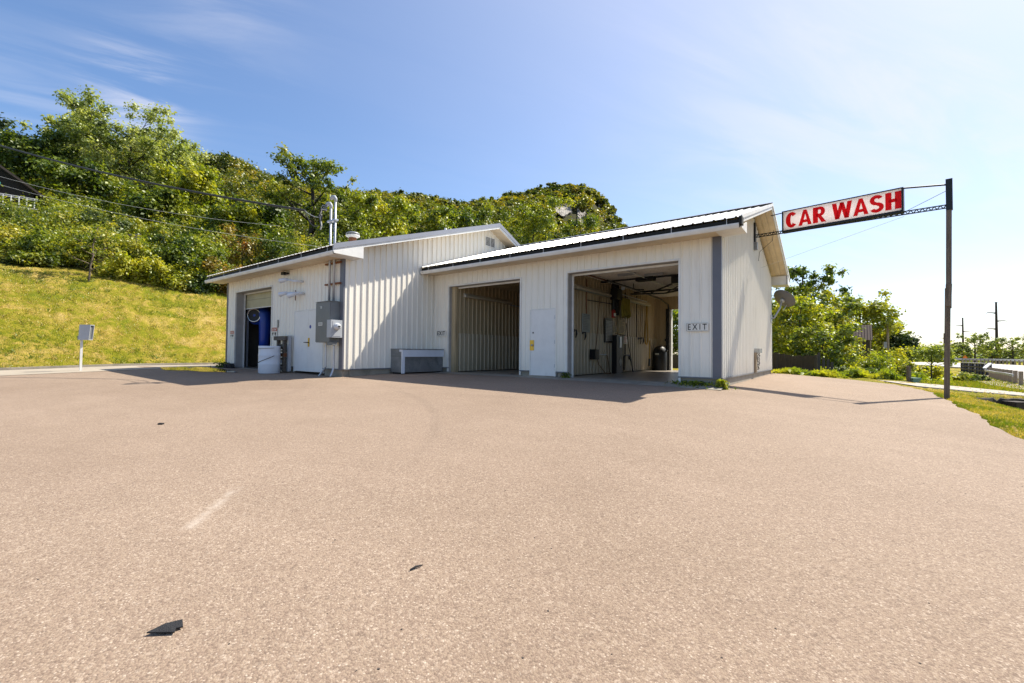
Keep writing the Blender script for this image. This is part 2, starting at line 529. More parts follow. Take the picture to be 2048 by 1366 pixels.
class MB:
    def __init__(self):
        self.v, self.f = [], []

    def add(self, vs, fs):
        o = len(self.v)
        self.v += [tuple(map(float, p)) for p in vs]
        self.f += [tuple(i + o for i in f) for f in fs]
        return self

    def quad(self, a, b, c, d):
        return self.add([a, b, c, d], [(0, 1, 2, 3)])

    def box(self, x0, y0, z0, x1, y1, z1):
        vs = [(x, y, z) for z in (z0, z1) for y in (y0, y1) for x in (x0, x1)]
        return self.add(vs, [(0, 2, 3, 1), (4, 5, 7, 6), (0, 1, 5, 4), (2, 6, 7, 3), (0, 4, 6, 2), (1, 3, 7, 5)])

    def obox(self, c, ax, ay, az, hx, hy, hz):
        c, ax, ay, az = (np.array(q, float) for q in (c, ax, ay, az))
        vs = [c + ax * hx * sx + ay * hy * sy + az * hz * sz for sz in (-1, 1) for sy in (-1, 1) for sx in (-1, 1)]
        return self.add(vs, [(0, 2, 3, 1), (4, 5, 7, 6), (0, 1, 5, 4), (2, 6, 7, 3), (0, 4, 6, 2), (1, 3, 7, 5)])

    def bar(self, a, b, w, h, up=(0, 0, 1)):
        a, b = np.array(a, float), np.array(b, float)
        d = b - a
        L = np.linalg.norm(d)
        d = d / L
        s = np.cross(d, np.array(up, float))
        if np.linalg.norm(s) < 1e-4:
            s = np.cross(d, (0, 1, 0))
        s = s / np.linalg.norm(s)
        t = np.cross(s, d)
        return self.obox((a + b) / 2, d, s, t, L / 2, w / 2, h / 2)

    def tube(self, pts, rad, n=8, cap=True):
        pts = [np.array(p, float) for p in pts]
        k = len(pts)
        rr = rad if isinstance(rad, (list, tuple, np.ndarray)) else [rad] * k
        vs, fs = [], []
        prev = None
        for i, p in enumerate(pts):
            d = pts[min(i + 1, k - 1)] - pts[max(i - 1, 0)]
            d = d / (np.linalg.norm(d) + 1e-9)
            ref = prev if prev is not None else (np.array([0, 0, 1.0]) if abs(d[2]) < 0.9 else np.array([1.0, 0, 0]))
            s = ref - d * (ref @ d)
            s = s / (np.linalg.norm(s) + 1e-9)
            prev = s
            t = np.cross(d, s)
            for j in range(n):
                a = 2 * math.pi * j / n
                vs.append(p + (s * math.cos(a) + t * math.sin(a)) * rr[i])
        for i in range(k - 1):
            for j in range(n):
                fs.append((i * n + j, i * n + (j + 1) % n, (i + 1) * n + (j + 1) % n, (i + 1) * n + j))
        if cap:
            fs.append(tuple(range(n - 1, -1, -1)))
            fs.append(tuple((k - 1) * n + j for j in range(n)))
        return self.add(vs, fs)

    def lathe(self, prof, c, axis=(0, 0, 1), n=24):
        """prof: (radius, height along axis) pairs"""
        c, ax = np.array(c, float), np.array(axis, float)
        ax = ax / np.linalg.norm(ax)
        s = np.cross(ax, (0, 1, 0) if abs(ax[1]) < 0.9 else (1, 0, 0))
        s = s / np.linalg.norm(s)
        t = np.cross(ax, s)
        vs, fs = [], []
        for r, h in prof:
            for j in range(n):
                a = 2 * math.pi * j / n
                vs.append(c + ax * h + (s * math.cos(a) + t * math.sin(a)) * r)
        for i in range(len(prof) - 1):
            for j in range(n):
                fs.append((i * n + j, i * n + (j + 1) % n, (i + 1) * n + (j + 1) % n, (i + 1) * n + j))
        return self.add(vs, fs)

    def prism(self, poly, o, u, v, w, th):
        """flat polygon in the (u, v) frame at o, thickened by th along w"""
        o, u, v, w = (np.array(q, float) for q in (o, u, v, w))
        k = len(poly)
        vs = [o + u * a + v * b for a, b in poly] + [o + u * a + v * b + w * th for a, b in poly]
        fs = [tuple(range(k - 1, -1, -1)), tuple(range(k, 2 * k))]
        fs += [(i, (i + 1) % k, k + (i + 1) % k, k + i) for i in range(k)]
        return self.add(vs, fs)

    def build(self, name, material, parent=None, label=None, cat=None, group=None, kind=None, smooth=False):
        me = bpy.data.meshes.new(name)
        off = root_loc(parent)
        V = np.array(self.v) - off
        rt = root_rot(parent)
        me.from_pydata([tuple(p) for p in V], [], self.f)
        me.materials.append(material)
        me.validate()
        if smooth:
            for p in me.polygons:
                p.use_smooth = True
        me.update()
        o = bpy.data.objects.new(name, me)
        COL.objects.link(o)
        if parent is not None:
            o.parent = parent
        return props(o, label, cat, group, kind)


RIB = 0.2286


def rib_d(u, h=0.032):
    t = (u / RIB) % 1.0
    a = abs(t - 0.5) * RIB
    return h if a <= 0.013 else (0.0 if a >= 0.028 else h * (0.028 - a) / 0.015)


def ribbed(mb, o, U, N, u0, u1, zb, zt, V=(0, 0, 1), h=0.032, extra=(), pitch=RIB):
    """ribbed sheet: o + U*u + V*z + N*rib; zb, zt are numbers or functions of u"""
    o, U, N, V = (np.array(q, float) for q in (o, U, N, V))
    fb = zb if callable(zb) else (lambda u: zb)
    ft = zt if callable(zt) else (lambda u: zt)
    us = {u0, u1}
    for e in extra:
        if u0 < e < u1:
            us.add(e)
    k0, k1 = int(math.floor(u0 / RIB)) - 1, int(math.ceil(u1 / RIB)) + 1
    for k in range(k0, k1):
        c = (k + 0.5) * RIB
        for q in (c - 0.028, c - 0.013, c + 0.013, c + 0.028):
            if u0 < q < u1:
                us.add(q)
    us = sorted(us)
    vs, fs = [], []
    for u in us:
        base = o + U * u + N * rib_d(u, h)
        vs += [base + V * fb(u), base + V * ft(u)]
    for i in range(len(us) - 1):
        fs.append((2 * i, 2 * i + 2, 2 * i + 3, 2 * i + 1))
    mb.add(vs, fs)


def font_mesh(text, size, extrude=0.006, offset=0.0, shear=0.0, spacing=1.0, sx=1.0):
    cu = bpy.data.curves.new('lettering', 'FONT')
    cu.body = text
    cu.size = size
    cu.extrude = extrude
    cu.offset = offset
    cu.space_character = spacing
    cu.align_x = 'CENTER'
    cu.align_y = 'CENTER'
    cu.resolution_u = 6
    ob = bpy.data.objects.new('lettering', cu)
    COL.objects.link(ob)
    dg = bpy.context.evaluated_depsgraph_get()
    me = bpy.data.meshes.new_from_object(ob.evaluated_get(dg))
    vs = [(v.co.x * sx, v.co.y, v.co.z) for v in me.vertices]
    fs = [tuple(p.vertices) for p in me.polygons]
    bpy.data.objects.remove(ob)
    bpy.data.curves.remove(cu)
    bpy.data.meshes.remove(me)
    return vs, fs


def put_text(mb, text, size, o, u, v, w, **kw):
    o, u, v, w = (np.array(q, float) for q in (o, u, v, w))
    vs, fs = font_mesh(text, size, **kw)
    mb.add([o + u * a + v * b + w * c for a, b, c in vs], fs)


# ------------------------------------------------------------------ the land
XL, XR, YB, YL, YBK = -12.33, -2.4055, 11.41, 7.695, 20.17      # wall planes of the two wings
XO, XOL = -1.85, -11.78                                          # rake overhangs
XLL = -21.05


def gz(x, y):
    z = -0.06 - 0.03 * (11.4 - np.minimum(y, 11.4)) + 0.007 * np.maximum(np.minimum(y, 21.0) - 11.4, 0) - 0.01 * (np.clip(x, -26, 2) + 2.5) - 0.05 * np.clip(x + 2.4, 0, 4.25)
    return np.minimum(z, -0.02)


def smooth(t):
    t = np.clip(t, 0, 1)
    return t * t * (3 - 2 * t)


CREST = np.array([(-700, 100, 40), (-200, 105, 46), (0, 110, 46), (200, 115, 49), (400, 125, 47), (450, 130, 51), (540, 140, 49), (700, 170, 55),
                  (830, 200, 65), (930, 230, 72), (990, 245, 80), (1050, 270, 93), (1110, 290, 105), (1180, 300, 108), (1220, 300, 96),
                  (1250, 300, 80), (1275, 300, 55), (1330, 300, 6), (1400, 300, 0)], float)


def ditch_mask(s, d):
    px = CXP + FPX * s
    near = np.interp(px, [1935, 1948, 2048, 2400], [11.9, 11.7, 9.6, 6.5])
    far = np.interp(px, [1935, 1948, 1985, 2048, 2400], [11.9, 12.1, 13.2, 13.5, 13.0])
    on = (px > 1938)
    a = np.clip((d - near) / 0.35, 0, 1)
    b = np.clip((far - d) / 0.10, 0, 1)
    return on * np.minimum(a, b)


def land(s, d):
    """height of the natural ground at level offset s (tangent right of the view axis) and distance d"""
    s, d = np.asarray(s, float), np.asarray(d, float)
    px = CXP + FPX * s
    x = FH[0] * d + RH[0] * s * d
    y = FH[1] * d + RH[1] * s * d
    e = np.maximum(x - 1.85, 0)
    off = np.minimum(np.minimum(e * 0.10, 0.45) + np.where(x > -9, np.minimum(np.maximum(y - 24.5, 0) * 0.06, 0.5), 0), 0.50)
    z = gz(x, y) - off
    z = z - smooth((d - 45) / 60) * 0.5 * (s > 0.2) - smooth((d - 110) / 100) * 0.8 * (s > 0.2)
    # grass bank along the left, then the wooded hillside
    xb = -x
    bank = 5.05 * smooth((xb - 24.9) / 11.6) * 0.55 + 5.05 * np.clip((xb - 25.2) / 10.8, 0, 1) * 0.45
    k = 0.603 - 0.797 * s
    dtop = np.where(k > 0.12, 36.0 / np.maximum(k, 0.12), 300.0)
    dc = np.interp(px, CREST[:, 0], CREST[:, 1])
    zc = np.interp(px, CREST[:, 0], CREST[:, 2])
    t = np.clip((d - dtop) / np.maximum(dc - dtop, 5), 0, 1)
    lump = 1.2 * np.sin(x * 0.11 + 1.0) * np.cos(y * 0.09) * np.clip((d - 40) / 60, 0, 1)
    hill = np.where(d > dtop, (np.maximum(zc - 5.05, 0)) * (0.8 * t + 0.2 * t * t) + lump * (zc > 20), 0.0)
    hill = hill - np.where(d > dc, np.minimum((d - dc) * 0.25, np.maximum(zc, 0) + 4), 0)
    gate = smooth((1300 - px) / 40)
    z = z + (bank * (px < 1300) + hill) * np.where(px < 1260, 1, gate)
    z = z - 0.95 * ditch_mask(s, d)
    # under the paved lot the ground lies a little lower
    xm = np.interp(y, [17.0, 18.5, 19.6, 20.4, 20.8], [1.85, 1.65, 1.2, 0.2, -2.3])
    dip = np.clip((xm + 0.10 - x) / 0.14, 0, 1) * np.clip((20.85 - y) / 0.25, 0, 1) * (x > -25.0)
    return z - 0.012 - 0.09 * dip


def land_xy(x, y):
    d = x * FH[0] + y * FH[1]
    s = (x * RH[0] + y * RH[1]) / d
    return float(land(s, d))


def build_terrain():
    pxs = np.concatenate([np.arange(-1700, -60, 60), np.arange(-60, 1300, 9), np.arange(1300, 1880, 10), np.arange(1880, 2110, 4), np.arange(2110, 4200, 60)]).astype(float)
    s = (pxs - CXP) / FPX
    d = [1.0]
    while d[-1] < 4000:
        q = d[-1]
        d.append(q + (0.12 if 5 < q < 21 else 0.45 if q < 45 else q * 0.03))
    d = np.array(d)
    SS, DD = np.meshgrid(s, d)
    Z = land(SS, DD)
    rng = np.random.default_rng(3)
    Xc = FH[0] * DD + RH[0] * SS * DD
    Yc = FH[1] * DD + RH[1] * SS * DD
    bump = (Xc < -25.6) | (Xc > 1.95) | (Yc > 21)
    Z = Z + bump * rng.normal(0, 0.02, Z.shape) * (DD < 60) * np.where(Xc < -25.6, 2.2, 1.0)
    ns, nd = len(s), len(d)
    V = np.stack([Xc, Yc, Z], -1).reshape(-1, 3)
    i = np.arange(nd - 1)[:, None] * ns + np.arange(ns - 1)[None]
    F = np.stack([i, i + 1, i + ns + 1, i + ns], -1).reshape(-1, 4)
    me = bpy.data.meshes.new('ground')
    set_mesh(me, V, F)
    me.materials.append(TERRAIN)
    o = bpy.data.objects.new('ground', me)
    COL.objects.link(o)
    for p in me.polygons:
        p.use_smooth = True
    props(o, kind='structure')


def set_mesh(me, V, F, tint=None):
    V = np.ascontiguousarray(V, np.float32)
    F = np.ascontiguousarray(F, np.int32)
    k = F.shape[1]
    me.vertices.add(len(V))
    me.vertices.foreach_set('co', V.ravel())
    me.loops.add(F.size)
    me.loops.foreach_set('vertex_index', F.ravel())
    me.polygons.add(len(F))
    me.polygons.foreach_set('loop_start', np.arange(0, F.size, k, dtype=np.int32))
    try:
        me.polygons.foreach_set('loop_total', np.full(len(F), k, np.int32))
    except Exception:
        pass
    if tint is not None:
        a = me.attributes.new('tint', 'FLOAT', 'POINT')
        a.data.foreach_set('value', np.ascontiguousarray(tint, np.float32))
    me.update(calc_edges=True)


build_terrain()

# paved lot
rows = np.concatenate([np.arange(-12, 4.0, 1.0), np.arange(4.0, 17.0, 0.2), np.linspace(17.0, 20.8, 20)])
mb = MB()
nc = 30
vs, fs = [], []
for y in rows:
    xm = float(np.interp(y, [17.0, 18.5, 19.6, 20.4, 20.8], [1.85, 1.65, 1.2, 0.2, -2.3]))
    for i in range(nc):
        x = -25.15 + (xm + 25.15) * i / (nc - 1)
        wob = 0.035 * math.sin(y * 2.3) + 0.02 * math.sin(y * 7.1 + 1) + 0.015 * math.sin(y * 17.0) if i == nc - 1 else 0
        vs.append((x + wob, y, float(gz(x, y))))
for j in range(len(rows) - 1):
    for i in range(nc - 1):
        fs.append((j * nc + i, j * nc + i + 1, (j + 1) * nc + i + 1, (j + 1) * nc + i))
mb.add(vs, fs)
mb.build('parking_lot', ASPH, kind='structure', smooth=True)


def strip(name, mat_, pts, width, lift=0.006, thick=0.0, kind='structure', zf=None):
    """a ribbon of paving laid along points on the ground"""
    mbs = MB()
    P = [np.array(p, float) for p in pts]
    L, R = [], []
    for i, p in enumerate(P):
        t = P[min(i + 1, len(P) - 1)] - P[max(i - 1, 0)]
        t = t / np.linalg.norm(t[:2])
        nrm = np.array([-t[1], t[0], 0])
        L.append(p + nrm * width / 2 + np.array([0, 0, lift]))
        R.append(p - nrm * width / 2 + np.array([0, 0, lift]))
        if zf:
            for q_ in (L[-1], R[-1]):
                q_[2] = zf(q_[0], q_[1]) + lift
    for i in range(len(P) - 1):
        mbs.quad(R[i], R[i + 1], L[i + 1], L[i])
        if thick:
            dn = np.array([0, 0, -thick])
            mbs.quad(R[i] + dn, R[i + 1] + dn, R[i + 1], R[i])
            mbs.quad(L[i + 1] + dn, L[i] + dn, L[i], L[i + 1])
    return mbs.build(name, mat_, kind=kind)


GUTC = mat('pale_gutter_concrete', (0.36, 0.31, 0.245), 0.9, var=0.15, scale=1.2, bump=0.3, dirt=((0.2, 0.15, 0.1), 0.6, 0.5))
PATHC = mat('pale_path_concrete', (0.36, 0.32, 0.27), 0.9, var=0.1, scale=2)
GRAVEL = mat('gravel', (0.36, 0.30, 0.235), 0.95, var=0.3, scale=9, bump=0.6)
ROADM = mat('road_concrete', (0.42, 0.40, 0.37), 0.85, var=0.1, scale=0.6)
strip('kerb_gutter', GUTC, [(-23.3 + 0.05 * math.sin(y), y, float(gz(-23.3, y))) for y in np.arange(-10, 24, 1.0)], 3.6, 0.010, zf=lambda x, y: float(gz(x, y)))
strip('kerb', CONC, [(-25.2, y, float(gz(-25.2, y)) + 0.05) for y in np.arange(-10, 26, 1.0)], 0.16, 0.05, 0.2)
mb = MB()
for i in range(5):
    x0, x1 = XL + 0.05 + i * 2.0, XL + 0.05 + (i + 1) * 2.0 - 0.012
    mb.add([(x0, 10.88, float(gz(x0, 10.88)) + .006), (x1, 10.88, float(gz(x1, 10.88)) + .006), (x1, YB + .1, 0.004), (x0, YB + .1, 0.004)], [(0, 1, 2, 3)])
mb.build('concrete_apron', CONC, kind='structure')
mb = MB()
mb.quad((XL, 20.1, -0.004), (-2.36, 20.1, -0.004), (-2.5, 26, -0.25), (XL, 26, -0.25))
mb.build('rear_driveway', GUTC, kind='structure')
# trail, road and shoulder on the right
tr = [(1790, 15.6), (1821, 15.5), (1895, 15.3), (1960, 15.4), (2048, 15.3), (2300, 14.2), (2700, 13)]
pts = []
for p, d in tr:
    q = ground_xy(p, d)
    pts.append((q[0], q[1], float(land((p - CXP) / FPX, d))))
strip('footpath', PATHC, [tuple(np.array(pts[i]) * (1 - k / 6) + np.array(pts[i + 1]) * k / 6) for i in range(len(pts) - 1) for k in range(6)], 2.2, 0.03, 0.12, zf=land_xy)
mb = MB()
ne = [(1500, 75), (1850, 72), (1925, 58), (1985, 38), (2048, 27.5), (2300, 18)]
fe = [(1500, 90), (1850, 88), (1925, 84), (1985, 76), (2048, 63), (2300, 42)]
for i in range(len(ne) - 1):
    a_, b_, c_, d_ = [(*ground_xy(*q), zz_) for q, zz_ in ((ne[i], -0.66), (ne[i + 1], -0.66), (fe[i + 1], -0.42), (fe[i], -0.42))]
    mb.quad(a_, b_, c_, d_)
    mb.quad((a_[0], a_[1], -1.1), (b_[0], b_[1], -1.1), b_, a_)
mb.build('road', ROADM, kind='structure')
sh = [(1955, 35), (1985, 30.5), (2020, 25.5), (2050, 22.3), (2200, 17)]
strip('gravel_shoulder', GRAVEL, [(*ground_xy(p, d), float(land((p - CXP) / FPX, d))) for p, d in sh], 2.6, 0.06)

# ------------------------------------------------------------------ the car wash building
B = thing('car_wash_building', (-8.0, 11.4, 0), 'low white ribbed metal car wash with two gabled wings and open wash bays', 'building')
LT, RT = 3.09, 3.09
# --- bay wing front wall
b1, b2, dr = (-11.51, -8.32), (-6.58, -3.38), (-7.92, -6.99)


def front(mbx, y, segs):
    for x0, x1, z0, z1 in segs:
        ribbed(mbx, (0, y, 0), (1, 0, 0), (0, -1, 0), x0, x1, z0, z1, h=0.022)


mb = MB()
ZB, ZS = 0.17, 3.565
front(mb, YB, [(XL, b1[0], ZB, ZS), (b1[0], b1[1], LT, ZS), (b1[1], dr[0], ZB, ZS), (dr[0], dr[1], 2.07, ZS), (dr[1], b2[0], ZB, ZS),
               (b2[0], b2[1], RT, ZS), (b2[1], XR - 0.17, ZB, ZS)])
mb.build('wall', WHITE, B, label='front wall of the wash bay wing')
# --- right gable wall
RG = (15.95, 5.30)
pit = 0.318


def gable_top(y):
    return min(3.60 + (y - YB) * 0.338, 3.60 + (YBK + 0.32 - y) * 0.338) + 0.06


mb = MB()
ribbed(mb, (XR, 0, 0), (0, 1, 0), (1, 0, 0), YB + 0.012, YBK, ZB, gable_top, extra=(15.95,))
mb.build('wall', WHITE, B, label='sunlit right gable wall')
# --- left gable wall
RY, RZ = 14.62, 6.2


def lg_top(y):
    return min(3.75 + (y - 7.05) * 0.328, RZ - 0.03 - (y - RY) * 0.44)


mb = MB()
ribbed(mb, (XL, 0, 0), (0, 1, 0), (1, 0, 0), YL + 0.012, 17.6, ZB, lg_top, extra=(RY,))
mb.build('wall', WHITE, B, label='sunlit gable wall of the left wing')
# --- left wing front wall
lb, ld = (-20.17, -17.0), (-15.29, -13.42)
mb = MB()
front(mb, YL, [(XLL + 0.14, lb[0], ZB, ZS), (lb[0], lb[1], 3.09, ZS), (lb[1], ld[0], ZB, ZS), (ld[0], ld[1], 2.09, ZS), (ld[1], XL - 0.14, ZB, ZS)])
mb.build('wall', WHITE, B, label='front wall of the left wing')
mb = MB()
mb.quad((XLL, YL, -0.1), (XLL, 21, -0.1), (XLL, 21, 3.7), (XLL, YL, 3.7))
mb.add([(XLL, YL, 3.7), (XLL, 21, 3.7), (XLL, RY, RZ - 0.1)], [(0, 1, 2)])
mb.quad((XLL, 21, -0.1), (XL, 21, -0.1), (XL, 21, 3.6), (XLL, 21, 3.6))
mb.quad((XL, 16.9, 3.0), (XL, 21, 0), (XL, 21, 3.4), (XL, 17, 5.2))
mb.build('wall', WHITE, B, label='rear and far walls')
# --- back wall of bay wing, openings to the rear
r2, r1 = (-6.30, -3.35), (-11.2, -8.3)
mb = MB()
for x0, x1, z0, z1 in ((XL, r1[0], 0, 3.6), (r1[0], r1[1], 2.75, 3.6), (r1[1], r2[0], 0, 3.6), (r2[0], r2[1], 2.72, 3.6), (r2[1], XR, 0, 3.6)):
    mb.box(x0, YBK - 0.14, z0, x1, YBK - 0.004, z1)
mb.build('wall', LINER, B, label='rear wall pierced by the entrance doors')
# --- interior partitions: ribbed liner above, paler ribbed panel below
for xw, nrm, name in ((-11.32, 1, 'left'), (-6.97, 1, 'mid'), (-2.56, -1, 'right'), (-8.16, -1, 'midleft')):
    mb = MB()
    ribbed(mb, (xw, 0, 0), (0, 1, 0), (nrm, 0, 0), YB + 0.30, YBK - 0.14, 1.40, 3.36)
    mb.build('inner_wall', LINER, B)
    mb = MB()
    ribbed(mb, (xw + nrm * 0.025, 0, 0), (0, 1, 0), (nrm, 0, 0), YB + 0.30, YBK - 0.14, 0.03, 1.41)
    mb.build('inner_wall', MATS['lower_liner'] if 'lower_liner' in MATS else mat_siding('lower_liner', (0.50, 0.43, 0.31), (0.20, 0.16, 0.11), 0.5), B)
mb = MB()
mb.box(-11.30, YB + 0.15, 0.0, -11.0 + -0.45, YB + 0.29, 3.3)
for xa, xb_ in ((-11.6, -11.33), (-8.30, -8.17), (-6.96, -6.60), (-3.36, -2.57)):
    mb.box(xa, YB + 0.12, 0.0, xb_, YB + 0.29, 3.36)
for xa, xb_ in (b1, b2):
    mb.box(xa - 0.2, YB + 0.16, 3.10, xb_ + 0.2, YB + 0.28, 3.4)
mb.build('inner_wall', LINER, B, label='inner face of the front wall')
# back return wall beside the rear door of the right bay, seen through the opening
mb = MB()
ribbed(mb, (0, YBK - 0.15, 0), (1, 0, 0), (0, -1, 0), -6.95, r2[0] - 0.02, 0.02, 3.36, h=0.012)
mb.build('inner_wall', LINER, B)
mb = MB()
mb.box(XL, YB + 0.02, -0.12, XR - 0.03, YBK, 0.0)
mb.build('bay_floor', FLOORM, B)
mb = MB()
ribbed(mb, (0, YB + 0.29, 3.34), (1, 0, 0), (0, 0, -1), -11.3, -8.17, 0, YBK - YB - 0.43, V=(0, 1, 0))
mb.build('ceiling', LINER, B)
CEIL = mat_siding('ceiling_liner', (0.80, 0.76, 0.68), (0.25, 0.20, 0.15), 0.4)
mb = MB()
ribbed(mb, (-6.95, 0, 3.34), (0, 1, 0), (0, 0, -1), YB + 0.29, YBK - 0.14, 0, 4.39, V=(1, 0, 0), h=0.05)
mb.build('ceiling', CEIL, B)
# --- footing
mb = MB()
for x0, x1 in ((XL, b1[0]), (b1[1], dr[0] - 0.03), (dr[1] + 0.03, b2[0]), (b2[1] + 0.03, XR - 0.02)):
    mb = MB()
    mb.box(x0 + 0.02, YB + 0.03, -0.3, x1 - 0.02, YB + 0.25, ZB - 0.025)
    mb.build('footing', CONC, B)
for bx6 in ((XR - 0.2, YB + 0.255, -0.3, XR - 0.015, YBK, ZB - 0.03), (XL - 0.2, YL + 0.255, -0.3, XL - 0.015, YB + 0.02, ZB - 0.03)):
    mb = MB()
    mb.box(*bx6)
    mb.build('footing', CONC, B)
for x0, x1 in ((XLL, lb[0]), (lb[1], ld[0] - 0.03), (ld[1] + 0.03, XL - 0.02)):
    mb = MB()
    mb.box(x0 + 0.02, YL + 0.03, -0.3, x1 - 0.02, YL + 0.25, ZB - 0.025)
    mb.build('footing', CONC, B)
SILL = mat('bottom_flashing', (0.16, 0.165, 0.18), 0.5)
mb = MB()
for x0, x1, y in ((XL, b1[0], YB), (b1[1], dr[0] - 0.03, YB), (dr[1] + 0.03, b2[0], YB), (b2[1], XR, YB), (XLL, lb[0], YL), (lb[1], ld[0] - .03, YL), (ld[1] + .03, XL, YL)):
    mb = MB()
    mb.box(x0, y - 0.036, ZB - 0.03, x1, y + 0.03, ZB + 0.004)
    mb.build('bottom_flashing', SILL, B)
for bx6 in ((XR - 0.03, YB + 0.04, ZB - 0.032, XR + 0.036, YBK, ZB + 0.003), (XL - 0.03, YL + 0.04, ZB - 0.032, XL + 0.036, YB - 0.04, ZB + 0.003)):
    mb = MB()
    mb.box(*bx6)
    mb.build('bottom_flashing', SILL, B)
# --- grey corner trims
for nm, seg in (('a', [(XR - 0.175, YB - 0.026, XR + 0.026, YB + 0.004), (XR - 0.004, YB + 0.0045, XR + 0.0262, YB + 0.03)]),
                ('b', [(XL - 0.175, YL - 0.026, XL + 0.026, YL + 0.004), (XL - 0.004, YL + 0.0045, XL + 0.0262, YL + 0.03)]),
                ('c', [(XLL - 0.02, YL - 0.026, XLL + 0.10, YL + 0.06)]), ('d', [(XR - 0.01, YBK - 0.05, XR + 0.028, YBK + 0.01)])):
    mb = MB()
    for x0, y0, x1, y1 in seg:
        mb.box(x0, y0, ZB + 0.005, x1, y1, 3.56)
    mb.build('corner_trim', GREYT if nm != 'd' else TRIMW, B)


# --- opening trims, jambs
def opening(x0, x1, zt, y, deep):
    m1 = MB()
    m1.box(x0 - 0.05, y - 0.03, 0.02, x0, y + 0.02, zt + 0.05)
    m1.box(x1, y - 0.03, 0.02, x1 + 0.05, y + 0.02, zt + 0.05)
    m1.box(x0 + 0.001, y - 0.03, zt + 0.001, x1 - 0.001, y + 0.02, zt + 0.05)
    o = m1.build('opening_trim', TRIMW, B)
    m1 = MB()
    m1.box(x0 - 0.04, y + 0.021, 0.0, x0 + 0.004, y + deep, zt)
    m1.box(x1 - 0.004, y + 0.021, 0.0, x1 + 0.04, y + deep, zt)
    m1.box(x0 - 0.04, y + 0.021, zt - 0.004, x1 + 0.04, y + deep, zt + 0.045)
    m1.build('jamb', MATS.get('jamb_grey') or mat('jamb_grey', (0.36, 0.345, 0.335), 0.6, dirt=((0.15, 0.12, 0.1), 0.6, 0.5)), B)
    m1 = MB()
    m1.box(x0 + 0.004, y + deep - 0.06, 0.0, x0 + 0.05, y + deep - 0.02, zt - 0.06)
    m1.box(x1 - 0.05, y + deep - 0.06, 0.0, x1 - 0.004, y + deep - 0.02, zt - 0.06)
    m1.box(x0 + 0.004, y + deep - 0.06, zt - 0.059, x1 - 0.004, y + deep - 0.02, zt - 0.005)
    m1.build('door_stop', TRIMW, B)


opening(b1[0], b1[1], LT, YB, 0.30)
opening(b2[0], b2[1], RT, YB, 0.30)
opening(lb[0], lb[1], 3.09, YL, 0.36)
# --- rear frame of the right bay
mb = MB()
mb.box(r2[0] - 0.03, YBK - 0.16, 0, r2[0] + 0.05, YBK + 0.02, 2.72)
mb.build('jamb', TRIMW, B)
mb = MB()
mb.box(r2[0] - 0.16, YBK - 0.26, 0, r2[0] - 0.035, YBK - 0.165, 2.75)
mb.build('door_track', BLACK, B)
mb = MB()
mb.box(r1[0], YBK - 0.10, 0, r1[1], YBK - 0.05, 2.75)
mb.build('overhead_door', DECKP, B, label='closed rear door of the left wash bay')
# --- man door
mb = MB()
mb.box(dr[0] + 0.03, YB - 0.012, 0.03, dr[1] - 0.03, YB + 0.035, 2.05)
D = mb.build('entry_door', DOORM, B)
mb = MB()
mb.box(dr[0] - 0.01, YB - 0.02, 0.0, dr[0] + 0.028, YB + 0.05, 2.075)
mb.box(dr[1] - 0.028, YB - 0.02, 0.0, dr[1] + 0.01, YB + 0.05, 2.075)
mb.box(dr[0] + 0.0285, YB - 0.02, 2.052, dr[1] - 0.0285, YB + 0.05, 2.085)
mb.build('door_frame', TRIMW, B)
mb = MB()
mb.box(dr[0] + 0.0, YB - 0.026, 0.80, dr[0] + 0.15, YB - 0.013, 1.12)
mb.build('latch_guard', BRASS, D)
mb = MB()
mb.lathe([(0.0, 0.06), (0.028, 0.055), (0.032, 0.04), (0.02, 0.02), (0.016, 0.0)], (dr[0] + 0.10, YB - 0.026, 0.96), (0, -1, 0), 12)
mb.build('handle', GALV, D, smooth=True)
mb = MB()
mb.lathe([(0.0, 0.012), (0.024, 0.01), (0.027, 0.0)], (dr[0] + 0.115, YB - 0.013, 1.35), (0, -1, 0), 12)
mb.build('lock', BLACK, D)
for z in (0.28, 1.0, 1.75):
    mb = MB()
    mb.tube([(dr[1] - 0.026, YB - 0.024, z), (dr[1] - 0.026, YB - 0.024, z + 0.11)], 0.008, 6)
    mb.build('hinge', GALV, D)
mb = MB()
mb.box(dr[0] - 0.02, YB - 0.06, -0.03, dr[1] + 0.02, YB + 0.05, 0.025)
mb.build('threshold', CONC, B)
# --- double door in the left wing
xm = (ld[0] + ld[1]) / 2
for x0, x1 in ((ld[0] + 0.03, xm - 0.004), (xm + 0.004, ld[1] - 0.03)):
    mb = MB()
    mb.box(x0, YL - 0.014, 0.03, x1, YL + 0.03, 2.06)
    L_ = mb.build('door_leaf', DOORM, B)
    if x0 > xm:
        mb = MB()
        mb.box(xm + 0.005, YL - 0.024, 0.86, xm + 0.10, YL - 0.0145, 1.15)
        mb.build('latch_guard', BRASS, L_)
        mb = MB()
        mb.tube([(xm + 0.06, YL - 0.02, 1.0), (xm + 0.06, YL - 0.07, 1.0), (xm - 0.16, YL - 0.075, 1.0)], 0.014, 8)
        mb.build('handle', BLACK, L_)
        mb = MB()
        mb.lathe([(0.0, 0.005), (0.055, 0.004), (0.06, 0.0)], (xm + 0.13, YL - 0.0145, 1.52), (0, -1, 0), 20)
        mb.build('round_sticker', mat('blue_sticker', (0.02, 0.05, 0.30), 0.5), L_)
mb = MB()
mb.box(ld[0], YL - 0.022, 0.0, ld[0] + 0.028, YL + 0.05, 2.095)
mb.box(ld[1] - 0.028, YL - 0.022, 0.0, ld[1], YL + 0.05, 2.095)
mb.box(ld[0] + 0.0285, YL - 0.022, 2.063, ld[1] - 0.0285, YL + 0.05, 2.10)
